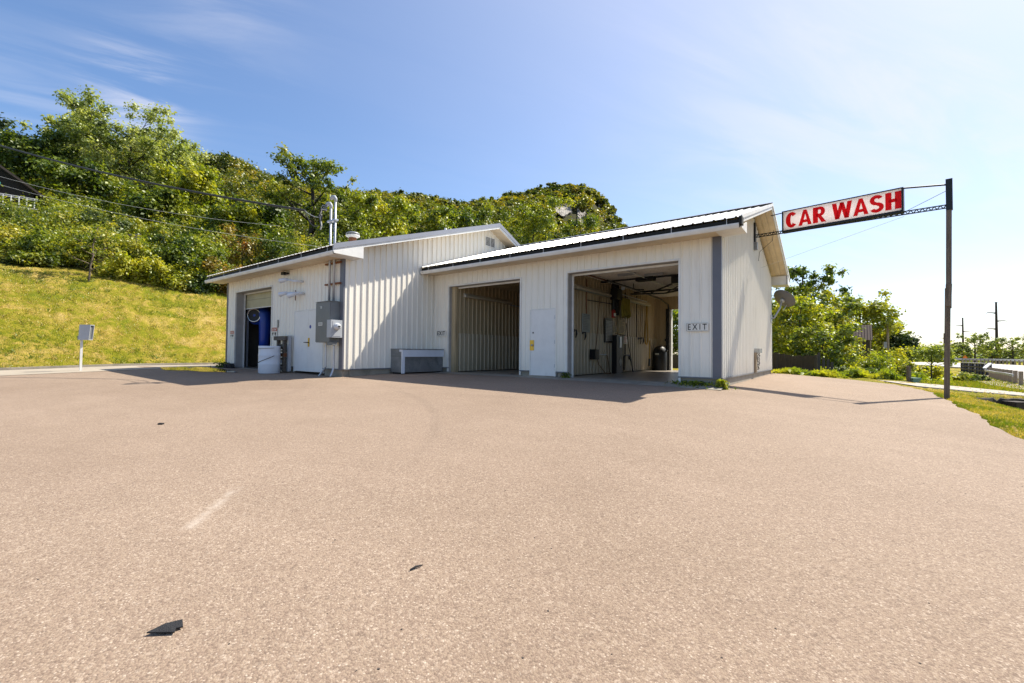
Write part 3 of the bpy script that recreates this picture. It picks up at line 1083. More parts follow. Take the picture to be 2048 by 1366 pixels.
mb.build('door_frame', TRIMW, B)
# --- left wing overhead door, half raised, and dark interior
mb = MB()
for k in range(2):
    mb.box(lb[0] - 0.05, YL + 0.38, 2.46 + k * 0.34, lb[1] + 0.05, YL + 0.42, 2.79 + k * 0.34)
OD = mb.build('overhead_door', DECKP, B, label='tan sectional door rolled most of the way up')
mb = MB()
mb.box(lb[0] - 0.04, YL + 0.365, 2.43, lb[1] + 0.04, YL + 0.43, 2.46)
mb.build('bottom_seal', TRIMW, OD)
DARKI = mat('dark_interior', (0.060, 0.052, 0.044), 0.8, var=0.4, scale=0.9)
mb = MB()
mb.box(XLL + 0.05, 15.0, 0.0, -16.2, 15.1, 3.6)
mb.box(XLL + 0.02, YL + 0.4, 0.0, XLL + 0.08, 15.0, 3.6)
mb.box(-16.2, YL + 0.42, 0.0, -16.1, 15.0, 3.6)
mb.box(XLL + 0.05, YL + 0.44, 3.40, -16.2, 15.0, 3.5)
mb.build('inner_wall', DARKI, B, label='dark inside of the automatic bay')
mb = MB()
mb.box(XLL + 0.02, YL + 0.02, -0.2, -16.15, 15.0, -0.008)
mb.build('bay_floor', FLOORM, B)
mb = MB()
for x in (lb[0] - 0.24,):
    mb.box(x, YL + 0.5, 0.0, x + 0.05, YL + 0.58, 3.0)
mb.build('door_track', GALV, B)


# --- roofs
def roof(name, x0, x1, ye, ze, yr, zr, mat_, over=0.0):
    L = math.hypot(yr - ye, zr - ze)
    v = np.array([0, (yr - ye) / L, (zr - ze) / L])
    nn = np.array([0, -v[2], v[1]]) if v[1] > 0 else np.array([0, v[2], -v[1]])
    m1 = MB()
    ribbed(m1, (0, ye, ze), (1, 0, 0), nn, x0, x1, 0, L, V=v, h=0.022)
    dn = nn * -0.10
    a, b_, c, d = (np.array((x0, ye, ze)), np.array((x1, ye, ze)), np.array((x1, yr, zr)), np.array((x0, yr, zr)))
    return m1.build(name, mat_, B, label=None)


ER, EL = (10.73, 3.77), (7.02, 3.79)
RRZ = 5.46
roof('roof', XL + 0.02, XO, ER[0], ER[1], 15.95, RRZ, ROOFW)
roof('roof', XL + 0.02, XO, 21.17, 3.72, 15.95, RRZ, ROOFW)
roof('roof', XLL - 0.5, XOL, EL[0], EL[1], RY, RZ, ROOFW)
roof('roof', XLL - 0.5, XOL, 21.4, 3.2, RY, RZ, ROOFW)
mb = MB()
mb.prism([(-0.36, -0.075), (0.0, 0.05), (0.36, -0.075), (0.0, 0.03)], (XL, 15.95, RRZ + 0.03), (0, 1, 0), (0, 0, 1), (1, 0, 0), XO - XL + 0.005)
mb.build('ridge_cap', RAKEG, B)
mb = MB()
mb.prism([(-0.17, -0.05), (0.0, 0.02), (0.17, -0.06), (0.0, -0.02)], (XLL - 0.5, RY, RZ + 0.025), (0, 1, 0), (0, 0, 1), (1, 0, 0), XOL - XLL + 0.5 + 0.004)
mb.build('ridge_cap', RAKEG, B)


# --- rakes: metal edge, white fascia, sloped soffit
def rake(x, xw, ye, ze, yr, zr, edge, hm, hw, n_edge='rake_trim', soffit=True):
    m1 = MB()
    m1.prism([(ye, ze - hm + 0.035), (yr, zr - hm + 0.035), (yr, zr + 0.035), (ye, ze + 0.035)], (x, 0, 0), (0, 1, 0), (0, 0, 1), (1, 0, 0), 0.022)
    m1.build(n_edge, edge, B)
    m1 = MB()
    m1.prism([(ye, ze - hw), (yr, zr - hw), (yr, zr - 0.03), (ye, ze - 0.03)], (x - 0.035, 0, 0), (0, 1, 0), (0, 0, 1), (1, 0, 0), 0.033)
    m1.build('fascia', TRIMW, B)
    if soffit:
        m1 = MB()
        k = (zr - ze) / (yr - ye)
        n_ = 3
        for i in range(n_):
            xa = xw + (x - 0.036 - xw) * i / n_
            xb2 = xw + (x - 0.036 - xw) * (i + 1) / n_ - 0.008
            ns = 3
            for j in range(ns):
                ya = ye + (yr - ye) * j / ns
                yb2 = ye + (yr - ye) * (j + 1) / ns - 0.01 * (1 if yr > ye else -1)
                za, zb2 = ze + k * (ya - ye) - hw + 0.02, ze + k * (yb2 - ye) - hw + 0.02
                m1.quad((xa, ya, za), (xb2, ya, za), (xb2, yb2, zb2), (xa, yb2, zb2))
        m1.build('rake_soffit', SOFF, B)


rake(XO, XR, ER[0] + 0.05, ER[1] + 0.02, 15.95, RRZ, TRIMW, 0.09, 0.15)
rake(XO, XR, 21.12, 3.76, 15.95, RRZ, TRIMW, 0.09, 0.15)
rake(XOL, XL, EL[0] - 0.02, EL[1], RY, RZ, RAKEG, 0.15, 0.20)
rake(XOL, XL, 19.5, RZ - (19.5 - RY) * 0.44, RY, RZ, RAKEG, 0.15, 0.20)


# --- eaves: horizontal soffit, fascia, dark gap, gutter with hangers, rake returns
def eave(x0, x1, xw, yw, yo, zr, ztop, hang):
    m1 = MB()
    nb = 2
    for i in range(nb):
        ya, yb2 = yo + 0.10 + (yw - yo - 0.10) * i / nb, yo + 0.10 + (yw - yo - 0.10) * (i + 1) / nb - 0.006
        m1.quad((x0, ya, 3.565), (x1, ya, 3.565), (x1, yb2, 3.565), (x0, yb2, 3.565))
    m1.build('soffit', SOFF, B)
    m1 = MB()
    m1.box(x0, yo + 0.085, 3.55, x1, yo + 0.10, zr - 0.03)
    m1.build('fascia', DARKW, B)
    m1 = MB()
    prof = [(0.084, 3.525), (0.035, 3.525), (0.012, 3.565), (0.0, 3.60), (0.0, 3.632), (0.012, 3.632)]
    vs_, fs_ = [], []
    for x in (x0, x1):
        vs_ += [(x, yo + a, b_) for a, b_ in prof]
    k = len(prof)
    for i in range(k - 1):
        fs_.append((i, i + 1, k + i + 1, k + i))
    m1.add(vs_, fs_)
    G = m1.build('gutter', TRIMW, B)
    m1 = MB()
    m1.quad((x0, yo + 0.02, 3.56), (x1, yo + 0.02, 3.56), (x1, yo + 0.083, 3.56), (x0, yo + 0.083, 3.56))
    m1.build('gutter_shade', DARKW, G)  # near-black sheet: the shade inside the open gutter, put into colour
    x = x0 + 0.4
    while x < x1:
        m1 = MB()
        m1.box(x, yo + 0.001, 3.633, x + 0.025, yo + 0.09, 3.64)
        m1.box(x, yo + 0.03, 3.64, x + 0.012, yo + 0.036, zr - 0.01)
        x += hang
        m1.build('gutter_hanger', TRIMW, G)


eave(XL + 0.03, XO - 0.03, XR, YB, 10.70, 3.77, 3.63, 1.22)
eave(XLL - 0.5, XOL - 0.03, XL, YL, 6.99, 3.79, 3.63, 1.5)
mb = MB()
mb.box(XO - 0.029, 10.69, 3.60, XO + 0.03, 10.90, 3.78)
mb.build('gutter_end', DARKW, B, label='torn black gutter end')
for x, xw, yo, yw, k, ze in ((XO, XR, 10.80, YB + 0.08, 0.338, 3.575), (XOL, XL, 7.02, YL + 0.30, 0.328, 3.60)):
    mb = MB()
    top = lambda y: ze + (y - yo) * k
    mb.prism([(yo, 3.555), (yw, 3.555), (yw, top(yw) + 0.02), (yo, top(yo))], (x - 0.034, 0, 0), (0, 1, 0), (0, 0, 1), (1, 0, 0), 0.036)
    mb.quad((xw, yo, 3.556), (x - 0.03, yo, 3.556), (x - 0.03, yw, 3.556), (xw, yw, 3.556))
    mb.quad((xw, yw, 3.556), (x - 0.03, yw, 3.556), (x - 0.03, yw, top(yw)), (xw, yw, top(yw)))
    mb.build('rake_return', TRIMW, B)
mb = MB()
mb.prism([(20.3, 3.50), (21.1, 3.50), (21.1, 3.60), (20.3, 3.85)], (XO - 0.034, 0, 0), (0, 1, 0), (0, 0, 1), (1, 0, 0), 0.036)
mb.quad((XR, 20.3, 3.50), (XO, 20.3, 3.50), (XO, 20.3, 3.85), (XR, 20.3, 3.85))
mb.quad((XR, 20.3, 3.501), (XO, 20.3, 3.501), (XO, 21.1, 3.501), (XR, 21.1, 3.501))
mb.build('rake_return', TRIMW, B)
# unseen cover added so no light leaks between roof and liner
mb = MB()
mb.quad((XL, YB, 3.58), (XR, YB, 3.58), (XR, YBK, 3.58), (XL, YBK, 3.58))
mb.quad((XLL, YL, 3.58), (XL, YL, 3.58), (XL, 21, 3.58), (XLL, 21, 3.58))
mb.build('light_leak_cover', DARKI, B)
# --- gable vent
VT = MB()
VT.box(XL + 0.02, 14.28, 5.28, XL + 0.045, 14.92, 5.70)
V_ = VT.build('gable_vent', TRIMW, B)
mb = MB()
for y0, y1 in ((14.31, 14.58), (14.62, 14.89)):
    for i in range(7):
        z = 5.315 + i * 0.052
        mb.quad((XL + 0.055, y0, z), (XL + 0.055, y1, z), (XL + 0.048, y1, z + 0.034), (XL + 0.048, y0, z + 0.034))
mb.build('louvre', mat('louvre_shadow', (0.05, 0.045, 0.04), 0.8), V_)
# ------------------------------------------------------------------ signs and fittings on the building
def exit_sign(name, x0, x1, z0, z1, y, label, worn, size):
    e = thing(name, ((x0 + x1) / 2, y, z0), label, 'exit sign', 'exit signs on the bay wing')
    r = 0.03
    m1 = MB()
    poly = []
    for cx_, cz_, a0 in ((x1 - r, z1 - r, 0), (x0 + r, z1 - r, 90), (x0 + r, z0 + r, 180), (x1 - r, z0 + r, 270)):
        for k in range(5):
            a = math.radians(a0 + k * 22.5)
            poly.append((cx_ + r * math.cos(a), cz_ + r * math.sin(a)))
    m1.prism(poly, (0, y, 0), (1, 0, 0), (0, 0, 1), (0, -1, 0), 0.025)
    m1.build('plate', SIGNW, e)
    m1 = MB()
    put_text(m1, 'EXIT', size, ((x0 + x1) / 2, y - 0.027, (z0 + z1) / 2 - 0.002), (1, 0, 0), (0, 0, 1), (0, -1, 0), extrude=0.002, offset=0.0015 if worn else 0.005, spacing=1.5 if worn else 1.25, sx=0.80)
    m1.build('lettering', BLACK, e)
    if worn:
        m1 = MB()
        w = 0.005
        for a, b, c, d in ((x0 + .012, z0 + .012, x1 - .012, z0 + .012 + w), (x0 + .012, z1 - .012 - w, x1 - .012, z1 - .012)):
            m1.box(a, y - 0.0285, b, c, y - 0.0255, d)
        m1.box(x0 + .012, y - 0.0285, z0 + .02, x0 + .012 + w, y - 0.0255, z1 - .02)
        m1.build('border_line', mat('worn_line', (0.18, 0.14, 0.1), 0.7), e)
    return e


exit_sign('exit_sign', -3.19, -2.67, 1.285, 1.50, YB - 0.024, 'white exit sign with worn rust-edged border near the right corner of the building', True, 0.20)
exit_sign('exit_sign', -12.10, -11.63, 1.29, 1.515, YB - 0.024, 'plain white exit sign left of the narrower left wash bay', False, 0.205)

# electric cabinet with meter and conduits
E_ = thing('electrical_cabinet', (-12.9, 7.5, 0.96), 'grey electrical cabinet with round meter on the left wing wall', 'electrical cabinet')
mb = MB()
mb.box(-13.27, 7.36, 0.985, -12.48, YL - 0.025, 2.235)
CB = mb.build('cabinet', CABIN, E_)
mb = MB()
mb.box(-13.285, 7.345, 1.0, -12.49, 7.359, 2.22)
mb.box(-13.29, 7.33, 2.236, -12.46, YL - 0.025, 2.25)
mb.build('cover', CABIN, CB)
mb = MB()
mb.box(-13.0, 7.332, 2.03, -12.93, 7.344, 2.10)
mb.box(-13.05, 7.325, 2.10, -12.90, 7.331, 2.106)
mb.build('latch', GALV, CB)
mb = MB()
mb.box(-13.12, 7.338, 1.505, -12.90, 7.3445, 1.60)
NPL = mb.build('data_plate', SIGNW, CB)
mb = MB()
for i in range(2):
    for k in range(6):
        mb.box(-13.10 + k * 0.032, 7.336, 1.525 + i * 0.035, -13.08 + k * 0.032, 7.3378, 1.545 + i * 0.035)
mb.build('print', BLACK, NPL)
mb = MB()
mb.box(-12.479, 7.25, 1.13, -12.25, 7.62, 1.66)
MT = mb.build('meter_socket', METER, E_)
mb = MB()
mb.box(-12.249, 7.30, 1.17, -12.243, 7.57, 1.62)
mb.build('socket_cover', METER, MT)
mb = MB()
mb.lathe([(0.105, 0.0), (0.105, 0.03), (0.088, 0.035), (0.085, 0.11), (0.07, 0.125), (0.0, 0.13)], (-12.243, 7.43, 1.46), (1, 0, 0), 24)
mb.build('meter_dial', GLASSM, MT, smooth=True)
mb = MB()
mb.box(-12.112, 7.40, 1.44, -12.105, 7.47, 1.48)
mb.build('meter_face', BLACK, MT)
mb = MB()
mb.box(-12.62, 7.34, 0.90, -12.32, 7.50, 0.984)
mb.build('knockout_box', CABIN, E_)
for x, z0, kick in ((-13.02, -0.07, 0.2), (-12.57, -0.06, 0.0)):
    mb = MB()
    mb.tube([(x, 7.55, 0.99), (x, 7.55, 0.22), (x - kick * 0.5, 7.52, 0.1), (x - kick, 7.45, z0)], 0.032, 8)
    mb.build('conduit', GALV, E_)

# service mast: two pipes with weatherheads through the eave
Mst = thing('service_mast', (-12.8, 7.62, 2.25), 'pair of galvanised service pipes with weatherheads rising through the eave', 'power mast')
for x, z1, s in ((-12.96, 5.28, 1), (-12.71, 5.44, 1)):
    mb = MB()
    mb.tube([(x, 7.59, 2.25), (x, 7.59, z1)], 0.037, 12)
    mb.build('pipe', GALV, Mst, smooth=True)
    mb = MB()
    mb.tube([(x + 0.005, 7.59, z1 - 0.05), (x + 0.005, 7.59, z1 + 0.03), (x - 0.03, 7.57, z1 + 0.09), (x - 0.10, 7.54, z1 + 0.09), (x - 0.16, 7.52, z1 + 0.03)], [0.045, 0.055, 0.062, 0.058, 0.04], 12)
    mb.build('weatherhead', METER, Mst, smooth=True)
mb = MB()
mb.box(-13.08, 7.53, 4.78, -12.62, 7.65, 4.83)
mb.build('clamp', GALV, Mst)
for z in (2.80, 3.45):
    mb = MB()
    mb.box(-13.27, 7.60, z, -12.42, 7.672, z + 0.045)
    mb.build('strut', RUSTM, Mst)
rng0 = random.Random(5)
for k in range(7):
    mb = MB()
    x0 = -13.06 + 0.02 * (k % 3)
    zt = 5.3 - 0.03 * k
    drop = 4.92 - 0.03 * k - (0.22 if k > 4 else 0)
    mb.tube([(x0, 7.5, zt), (x0 - 0.08, 7.42 - 0.01 * k, zt + 0.02), (x0 - 0.15 - 0.02 * k, 7.40, zt - 0.16), (x0 - 0.17 - 0.015 * k, 7.40, 5.05),
             (x0 - 0.13, 7.40, drop + 0.1), (x0 - 0.15 - 0.05 * (k > 4), 7.40, drop)], 0.021, 6)
    mb.build('drop_loop', CABLE if k % 2 == 0 else CABLEW, Mst)


def cable(name, a, b, sag, r, label, mat_=None, n=24, group=None):
    a, b = np.array(a), np.array(b)
    P = [a + (b - a) * t + np.array([0, 0, -4 * sag * t * (1 - t)]) for t in np.linspace(0, 1, n)]
    m1 = MB()
    m1.tube(P, r, 5)
    return m1.build(name, mat_ or CABLE, label=label, cat='cable', group=group)


end = np.array((-13.33, 7.40, 4.95))
jn = at(610, 421, 15.4)
cable('service_cable', at(-330, 170, 24), jn, 0.75, 0.040, 'thick black service cable sagging across the woods to the service mast')
cable('messenger_wire', jn, end, 0.05, 0.010, 'thin pale wire tying the black cable to the mast', CABLEW, 8)
cable('service_tail', jn, end + np.array((0.0, 0, -0.25)), 0.22, 0.014, 'short black tail hanging below the pale wire beside the mast', None, 10)
cable('phone_wire', at(-300, 255, 26), at(560, 452, 24), 0.9, 0.009, 'upper of two thin wires under the black cable in front of trees', CABLEW)
cable('phone_wire', at(-300, 275, 26.5), at(700, 500, 24), 0.9, 0.009, 'lower of two thin wires under the black cable in front of trees', CABLEW)

# roof vents
q = at(705, 500, 15.2)
Vn = thing('roof_vent', (q[0], q[1], 3.9), 'rusty round flue with pale mushroom cap on the left wing roof', 'roof vent')
zc = float(at(705, 474, 15.2)[2])
mb = MB()
mb.lathe([(0.125, -0.75), (0.125, -0.02), (0.14, 0.0)], (q[0], q[1], zc), n=20)
mb.build('flue', RUSTM, Vn, smooth=True)
mb = MB()
mb.lathe([(0.13, -0.03), (0.23, 0.02), (0.235, 0.05), (0.16, 0.07), (0.16, 0.09)], (q[0], q[1], zc), n=24)
mb.build('collar', TRIMW, Vn, smooth=True)
mb = MB()
mb.lathe([(0.20, 0.085), (0.225, 0.09), (0.22, 0.13), (0.14, 0.165), (0.0, 0.175)], (q[0], q[1], zc), n=24)
mb.build('cap', STEELD, Vn, smooth=True)
q = at(891, 470, 18.3)
mb = MB()
mb.lathe([(0.055, -0.35), (0.055, 0.27), (0.05, 0.28), (0.04, 0.24)], tuple(q), n=14)
mb.build('vent_pipe', TRIMW, label='short white plumbing vent stub on the left wing roof', cat='vent pipe', smooth=True)

# lamps / cameras on the left wing wall
for (x0, z0, x1, z1, lab, both) in ((-14.75, 3.07, -15.62, 3.17, 'upper white tube floodlight on the left wing wall', False),
                                    (-14.68, 2.66, -15.62, 2.70, 'lower white twin-headed floodlight on the left wing wall', True)):
    L_ = thing('wall_floodlight', (x0, YL - 0.03, z0), lab, 'wall light', 'floodlights on the left wing')
    y = YL - 0.22
    mb = MB()
    mb.tube([(x0, YL - 0.02, z0), (x0, y, z0), (x0 - 0.2, y, z0 + 0.01), (x1 + 0.25, y - 0.04, z1)], [0.04, 0.04, 0.035, 0.04], 10)
    mb.build('arm', PLASW, L_, smooth=True)
    mb = MB()
    mb.tube([(x1 + 0.26, y - 0.04, z1), (x1 + 0.1, y - 0.1, z1 - 0.02), (x1, y - 0.16, z1 - 0.05)], [0.05, 0.075, 0.085], 12)
    hd = mb.build('lamp_head', PLASW, L_, smooth=True)
    mb = MB()
    mb.tube([(x1 - 0.001, y - 0.161, z1 - 0.051), (x1 - 0.004, y - 0.165, z1 - 0.053)], [0.068, 0.068], 12)
    mb.build('lens', GLASSM, hd)
    if both:
        mb = MB()
        mb.tube([(x0 - 0.05, y, z0), (x0 - 0.2, y - 0.1, z0 - 0.05), (x0 - 0.3, y - 0.18, z0 - 0.11)], [0.05, 0.08, 0.085], 12)
        mb.build('lamp_head', PLASW, L_, smooth=True)
        mb = MB()
        mb.tube([(x0 - 0.55, YL - 0.03, z0 - 0.2), (x0 - 0.55, YL - 0.03, z0 + 0.15)], 0.015, 6)
        mb.build('mounting_bracket', RUSTM, L_)
mb = MB()
mb.box(-16.08, YL - 0.14, 3.42, -15.72, YL - 0.02, 3.47)
mb.box(-16.0, YL - 0.18, 3.40, -15.80, YL - 0.10, 3.50)
mb.build('camera_bracket', BLACK, label='small black bracket just under the left wing soffit', cat='bracket')
mb = MB()
mb.box(-16.46, YL - 0.05, 1.55, -16.41, YL - 0.022, 1.83)
mb.build('thermometer', STEELD, label='narrow dark strip fixed to the wall above the warning sign', cat='thermometer')


def warn_sign(x0, x1, z0, z1, label):
    w = thing('warning_sign', ((x0 + x1) / 2, YL - 0.03, z0), label, 'warning sign', 'warning signs beside the left bay')
    y = YL - 0.024
    m1 = MB()
    m1.box(x0, y - 0.006, z0, x1, y, z1)
    m1.build('plate', SIGNW, w)
    m1 = MB()
    h = z1 - z0
    m1.box(x0 + .01, y - 0.009, z0 + h * .62, x1 - .01, y - 0.0065, z1 - h * .1)
    m1.box(x0 + .005, y - 0.0088, z1 - h * .06, x1 - .005, y - 0.0065, z1 - h * .015)
    m1.build('header', REDP, w)
    m1 = MB()
    W = x1 - x0
    for k in range(3):
        m1.box(x0 + W * (.12 + .27 * k), y - .0105, z0 + h * .70, x0 + W * (.30 + .27 * k), y - .0092, z0 + h * .82)
    m1.build('header_print', SIGNW, w)
    m1 = MB()
    for a, b, c, d in ((.10, .15, .42, .5), (.52, .12, .88, .50)):
        m1.prism([(x0 + W * a, z0 + h * d), (x0 + W * c, z0 + h * d), (x0 + W * (c - .08), z0 + h * (b + .18)), (x0 + W * (a + c) / 2, z0 + h * b), (x0 + W * (a + .06), z0 + h * (b + .16))],
                 (0, y - 0.0065, 0), (1, 0, 0), (0, 0, 1), (0, -1, 0), 0.002)
    m1.build('symbols', mat('dark_symbols', (0.06, 0.04, 0.04), 0.6), w)


warn_sign(-16.93, -16.50, 1.20, 1.56, 'red-headed white warning sign right of the left bay above barrel')
warn_sign(-20.62, -20.22, 1.20, 1.52, 'faded white warning sign between the left bay and building corner')

# barrel, pallet stand, blower, chest
bx, by = -15.75, 7.08
bs = 0.63
bz = float(gz(bx, by))
Br = thing('white_barrel', (bx, by, bz), 'white plastic barrel with a loop of cord by the open left bay', 'barrel')
mb = MB()
mb.lathe([(bs * r_, 0.965 * h_) for r_, h_ in [(0.50, 0.0), (0.525, 0.02), (0.53, 0.30), (0.54, 0.32), (0.54, 0.34), (0.53, 0.36), (0.53, 0.60), (0.54, 0.62), (0.54, 0.64), (0.53, 0.66),
          (0.525, 0.86), (0.535, 0.90), (0.535, 0.96), (0.515, 0.965), (0.505, 0.94), (0.50, 0.2), (0.0, 0.2)]], (bx, by, bz), n=40)
mb.build('drum', PLASW, Br, smooth=True)
mb = MB()
P = []
for k in range(40):
    a = math.pi + math.pi * k / 39
    P.append((bx + 0.345 * math.cos(a), by + 0.345 * math.sin(a), bz + 0.28 + 0.32 * (k / 39) ** 1.7))
mb.tube(P, 0.010, 5)
mb.build('cord', CABLE, Br)
mb = MB()
P = []
for k in range(40):
    a = math.pi + math.pi * k / 39
    P.append((bx + 0.345 * math.cos(a), by + 0.345 * math.sin(a), bz + 0.80 + 0.06 * (k / 39)))
mb.tube(P, 0.006, 5)
mb.build('cord', CABLE, Br)

Pl = thing('pallet_rack', (-15.3, 7.4, -0.02), 'weathered wooden rack stuffed with clutter right of the white barrel', 'rack')
mb = MB()
mb.box(-16.22, 7.42, 1.08, -15.42, 7.66, 1.22)
mb.build('shelf', PALW, Pl, label='worn thick top board')
for x, y in ((-16.12, 7.48), (-15.62, 7.45), (-15.44, 7.52)):
    mb = MB()
    mb.box(x, y, 0.0, x + 0.10, y + 0.10, 1.24 if x > -15.5 else 1.08)
    mb.build('post', GALV if x > -15.5 else PALW, Pl)
for i, z in enumerate((0.18, 0.42, 0.68, 0.90)):
    mb = MB()
    mb.box(-16.1, 7.47 + 0.01 * i, z, -15.5, 7.66, z + 0.05)
    mb.build('slat', PALW, Pl)
rr = random.Random(8)
for i in range(12):
    mb = MB()
    z = (0.0, 0.23, 0.47, 0.73)[i % 4]
    x = -16.0 + rr.random() * 0.4
    c = (x, 7.53, z + 0.10)
    if i % 2:
        mb.lathe([(0.0, -0.06), (0.05, -0.06), (0.06, 0.0), (0.05, 0.06), (0.02, 0.09), (0.0, 0.09)], c, n=10)
    else:
        mb.obox(c, (math.cos(i), math.sin(i), 0), (-math.sin(i), math.cos(i), 0), (0, 0, 1), 0.10, 0.06, 0.06)
    mb.build('clutter', (STEELD, PLASW, RUSTM, BLACK)[i % 4], Pl)

Bl = thing('dryer_blower', (-18.9, 9.2, 1.0), 'blue blower housing with chrome-ringed round inlet inside the dark left bay', 'blower')
cx_, cy_, cz_ = -20.15, 8.50, 2.20
ax = np.array((0.62, -0.78, 0.0))
sx_ = np.array((0.78, 0.62, 0.0))
bc = np.array((cx_, cy_, cz_))
mb = MB()
mb.lathe([(0.0, 0.20), (0.20, 0.19), (0.36, 0.10), (0.40, 0.0), (0.36, -0.12), (0.0, -0.15)], tuple(bc), tuple(ax), 28)
mb.build('housing', BLUEP, Bl, smooth=True)
mb = MB()
mb.tube([bc + sx_ * 0.20 + np.array((0, 0, .36)), bc + sx_ * 0.36 + np.array((0, 0, .1)), bc + sx_ * 0.36 + np.array((0, 0, -.5)), bc + sx_ * 0.34 + np.array((0, 0, -1.0)), bc + sx_ * 0.34 + np.array((0, 0, -1.42))], [0.20, 0.27, 0.23, 0.20, 0.20], 16)
mb.build('duct', BLUEP, Bl, smooth=True)
mb = MB()
P = [bc + ax * 0.21 + (sx_ * math.cos(a) + np.array((0, 0, 1)) * math.sin(a)) * 0.27 for a in np.linspace(0, 2 * math.pi, 33)]
mb.tube(P, 0.032, 8)
mb.build('inlet_ring', CHROME, Bl, smooth=True)
mb = MB()
mb.lathe([(0.26, 0.212), (0.12, 0.20), (0.0, 0.195)], tuple(bc), tuple(ax), 24)
mb.build('inlet_mesh', BLACK, Bl)
nb_ = bc + sx_ * 0.85
mb = MB()
mb.tube([nb_ + np.array((0, 0, -.55)), nb_ + np.array((0, 0, -.9)), nb_ + np.array((-.03, 0, -1.35))], [0.055, 0.05, 0.045], 8)
mb.build('nozzle', PLASW, Bl)
mb = MB()
mb.tube([nb_ + np.array((0, 0, -.54)), nb_ + np.array((.02, 0, -.25))], [0.09, 0.08], 10)
mb.build('nozzle_cap', BLUEP, Bl)
mb = MB()
mb.bar(bc + sx_ * 0.2 - ax * 0.4 - np.array((0, 0, cz_)), bc + sx_ * 0.2 - ax * 0.4 + np.array((0, 0, 1.1)), 0.12, 0.12)
mb.build('post', BLACK, Bl)
mb = MB()
P = [(-20.5 + 0.3 * math.cos(a) * (1 - k * 0.008), 9.4, 1.05 + 0.35 * math.sin(a)) for k, a in enumerate(np.linspace(0, 12, 60))]
mb.tube(P, 0.03, 6)
mb.build('hose_coil', RUBBER, label='coiled black hose hanging inside the dark left bay', cat='hose')

Ch = thing('steel_chest', (-12.0, 10.4, -0.02), 'low steel chest with white front frame along the left wing gable wall', 'chest')
x0, x1, y0, y1, zt = XL + 0.03, XL + 0.64, 9.47, 11.34, 0.82
z0 = -0.02
mb = MB()
mb.box(x0, y0, z0 + 0.05, x1 - 0.05, y1, zt - 0.03)
mb.build('body', STEELD, Ch)
mb = MB()
mb.box(x0, y0 - 0.015, zt - 0.029, x1 + 0.015, y1 + 0.01, zt)
mb.build('lid', STEELD, Ch)
mb = MB()
mb.box(x1 - 0.049, y0 + 0.1, zt - 0.27, x1 + 0.004, y1, zt - 0.03)
mb.box(x1 - 0.049, y0 - 0.004, z0 + 0.02, x1 + 0.004, y0 + 0.10, zt - 0.03)
mb.box(x1 - 0.16, y0 - 0.006, zt - 0.10, x1 - 0.05, y0 + 0.01, zt - 0.03)
mb.build('front_frame', PLASW, Ch)
mb = MB()
mb.box(x0 + .02, y0 - 0.004, zt - 0.26, x1 - .06, y0 + 0.0005, zt - 0.235)
mb.build('seam', CABIN, Ch)
mb = MB()
for yy in (y0 + 0.05, y1 - 0.15):
    mb.box(x0 + 0.05, yy, z0 - 0.02, x1 - 0.1, yy + 0.1, z0 + 0.05)
mb.build('skid', BLACK, Ch)

# satellite dish at the rear right corner
Dm = np.array((XR + 0.03, 20.0, 2.15))
Ds = thing('satellite_dish', tuple(Dm), 'grey satellite dish on a bent arm at the far right corner', 'satellite dish')
dc_ = at(1566, 600, 17.4)
dn = np.array((0.42, 0.58, 0.60))
dn = dn / np.linalg.norm(dn)
mb = MB()
prof = [(r, 0.16 * (r / 0.42) ** 2 * 0.6) for r in np.linspace(0.0, 0.42, 9)]
mb.lathe(prof + [(0.425, 0.10), (0.41, 0.085)] + [(r, 0.16 * (r / 0.42) ** 2 * 0.6 - 0.012) for r in np.linspace(0.40, 0.0, 8)], tuple(dc_), tuple(dn), 30)
mb.build('reflector', DISHM, Ds, smooth=True)
mb = MB()
mb.lathe([(0.09, -0.012), (0.10, -0.06), (0.06, -0.11), (0.0, -0.12)], tuple(dc_), tuple(dn), 14)
mb.build('mount_hub', GALV, Ds)
mb = MB()
mb.tube([tuple(Dm), tuple(Dm + np.array((0.10, 0.0, 0.03))), tuple(dc_ - dn * 0.1 + np.array((-0.05, 0, -0.25))), tuple(dc_ - dn * 0.1)], 0.032, 8)
mb.build('mast_arm', GALV, Ds, smooth=True)
mb = MB()
mb.tube([tuple(dc_ - np.array((0, 0, 0.4))), tuple(dc_ + dn * 0.5 - np.array((0, 0, 0.3)))], 0.018, 6)
mb.tube([tuple(dc_ + dn * 0.48 - np.array((0, 0, 0.3))), tuple(dc_ + dn * 0.55 - np.array((0, 0, 0.27)))], 0.04, 8)
mb.build('feed_horn', GALV, Ds)
mb = MB()
mb.box(XR + 0.02, 19.9, 2.0, XR + 0.05, 20.1, 2.3)
mb.build('wall_plate', GALV, Ds)

# standpipe with tangled cord on the right gable wall
Sp = thing('wall_standpipe', (XR + 0.06, 16.0, 0.15), 'dark capped standpipe with tangled wires low on the sunlit gable', 'standpipe')
mb = MB()
mb.box(XR + 0.022, 15.93, 0.16, XR + 0.10, 16.07, 0.80)
mb.build('pipe_cover', POSTW, Sp)
mb = MB()
mb.obox((XR + 0.10, 16.25, 0.86), (0, 1, 0), (1, 0, 0), (0, 0, 1), 0.28, 0.08, 0.07)
mb.build('junction_box', STEELD, Sp)
for k in range(6):
    mb = MB()
    r_ = random.Random(k + 3)
    P = [(XR + 0.12, 16.1 + 0.08 * k, 0.82)]
    for j in range(1, 6):
        P.append((XR + 0.05 + r_.random() * 0.08, 16.1 + 0.08 * k + (r_.random() - 0.45) * 0.5, 0.82 - j * 0.11 - r_.random() * 0.04))
    mb.tube(P, 0.008, 5)
    mb.build('wire', CABLE, Sp)

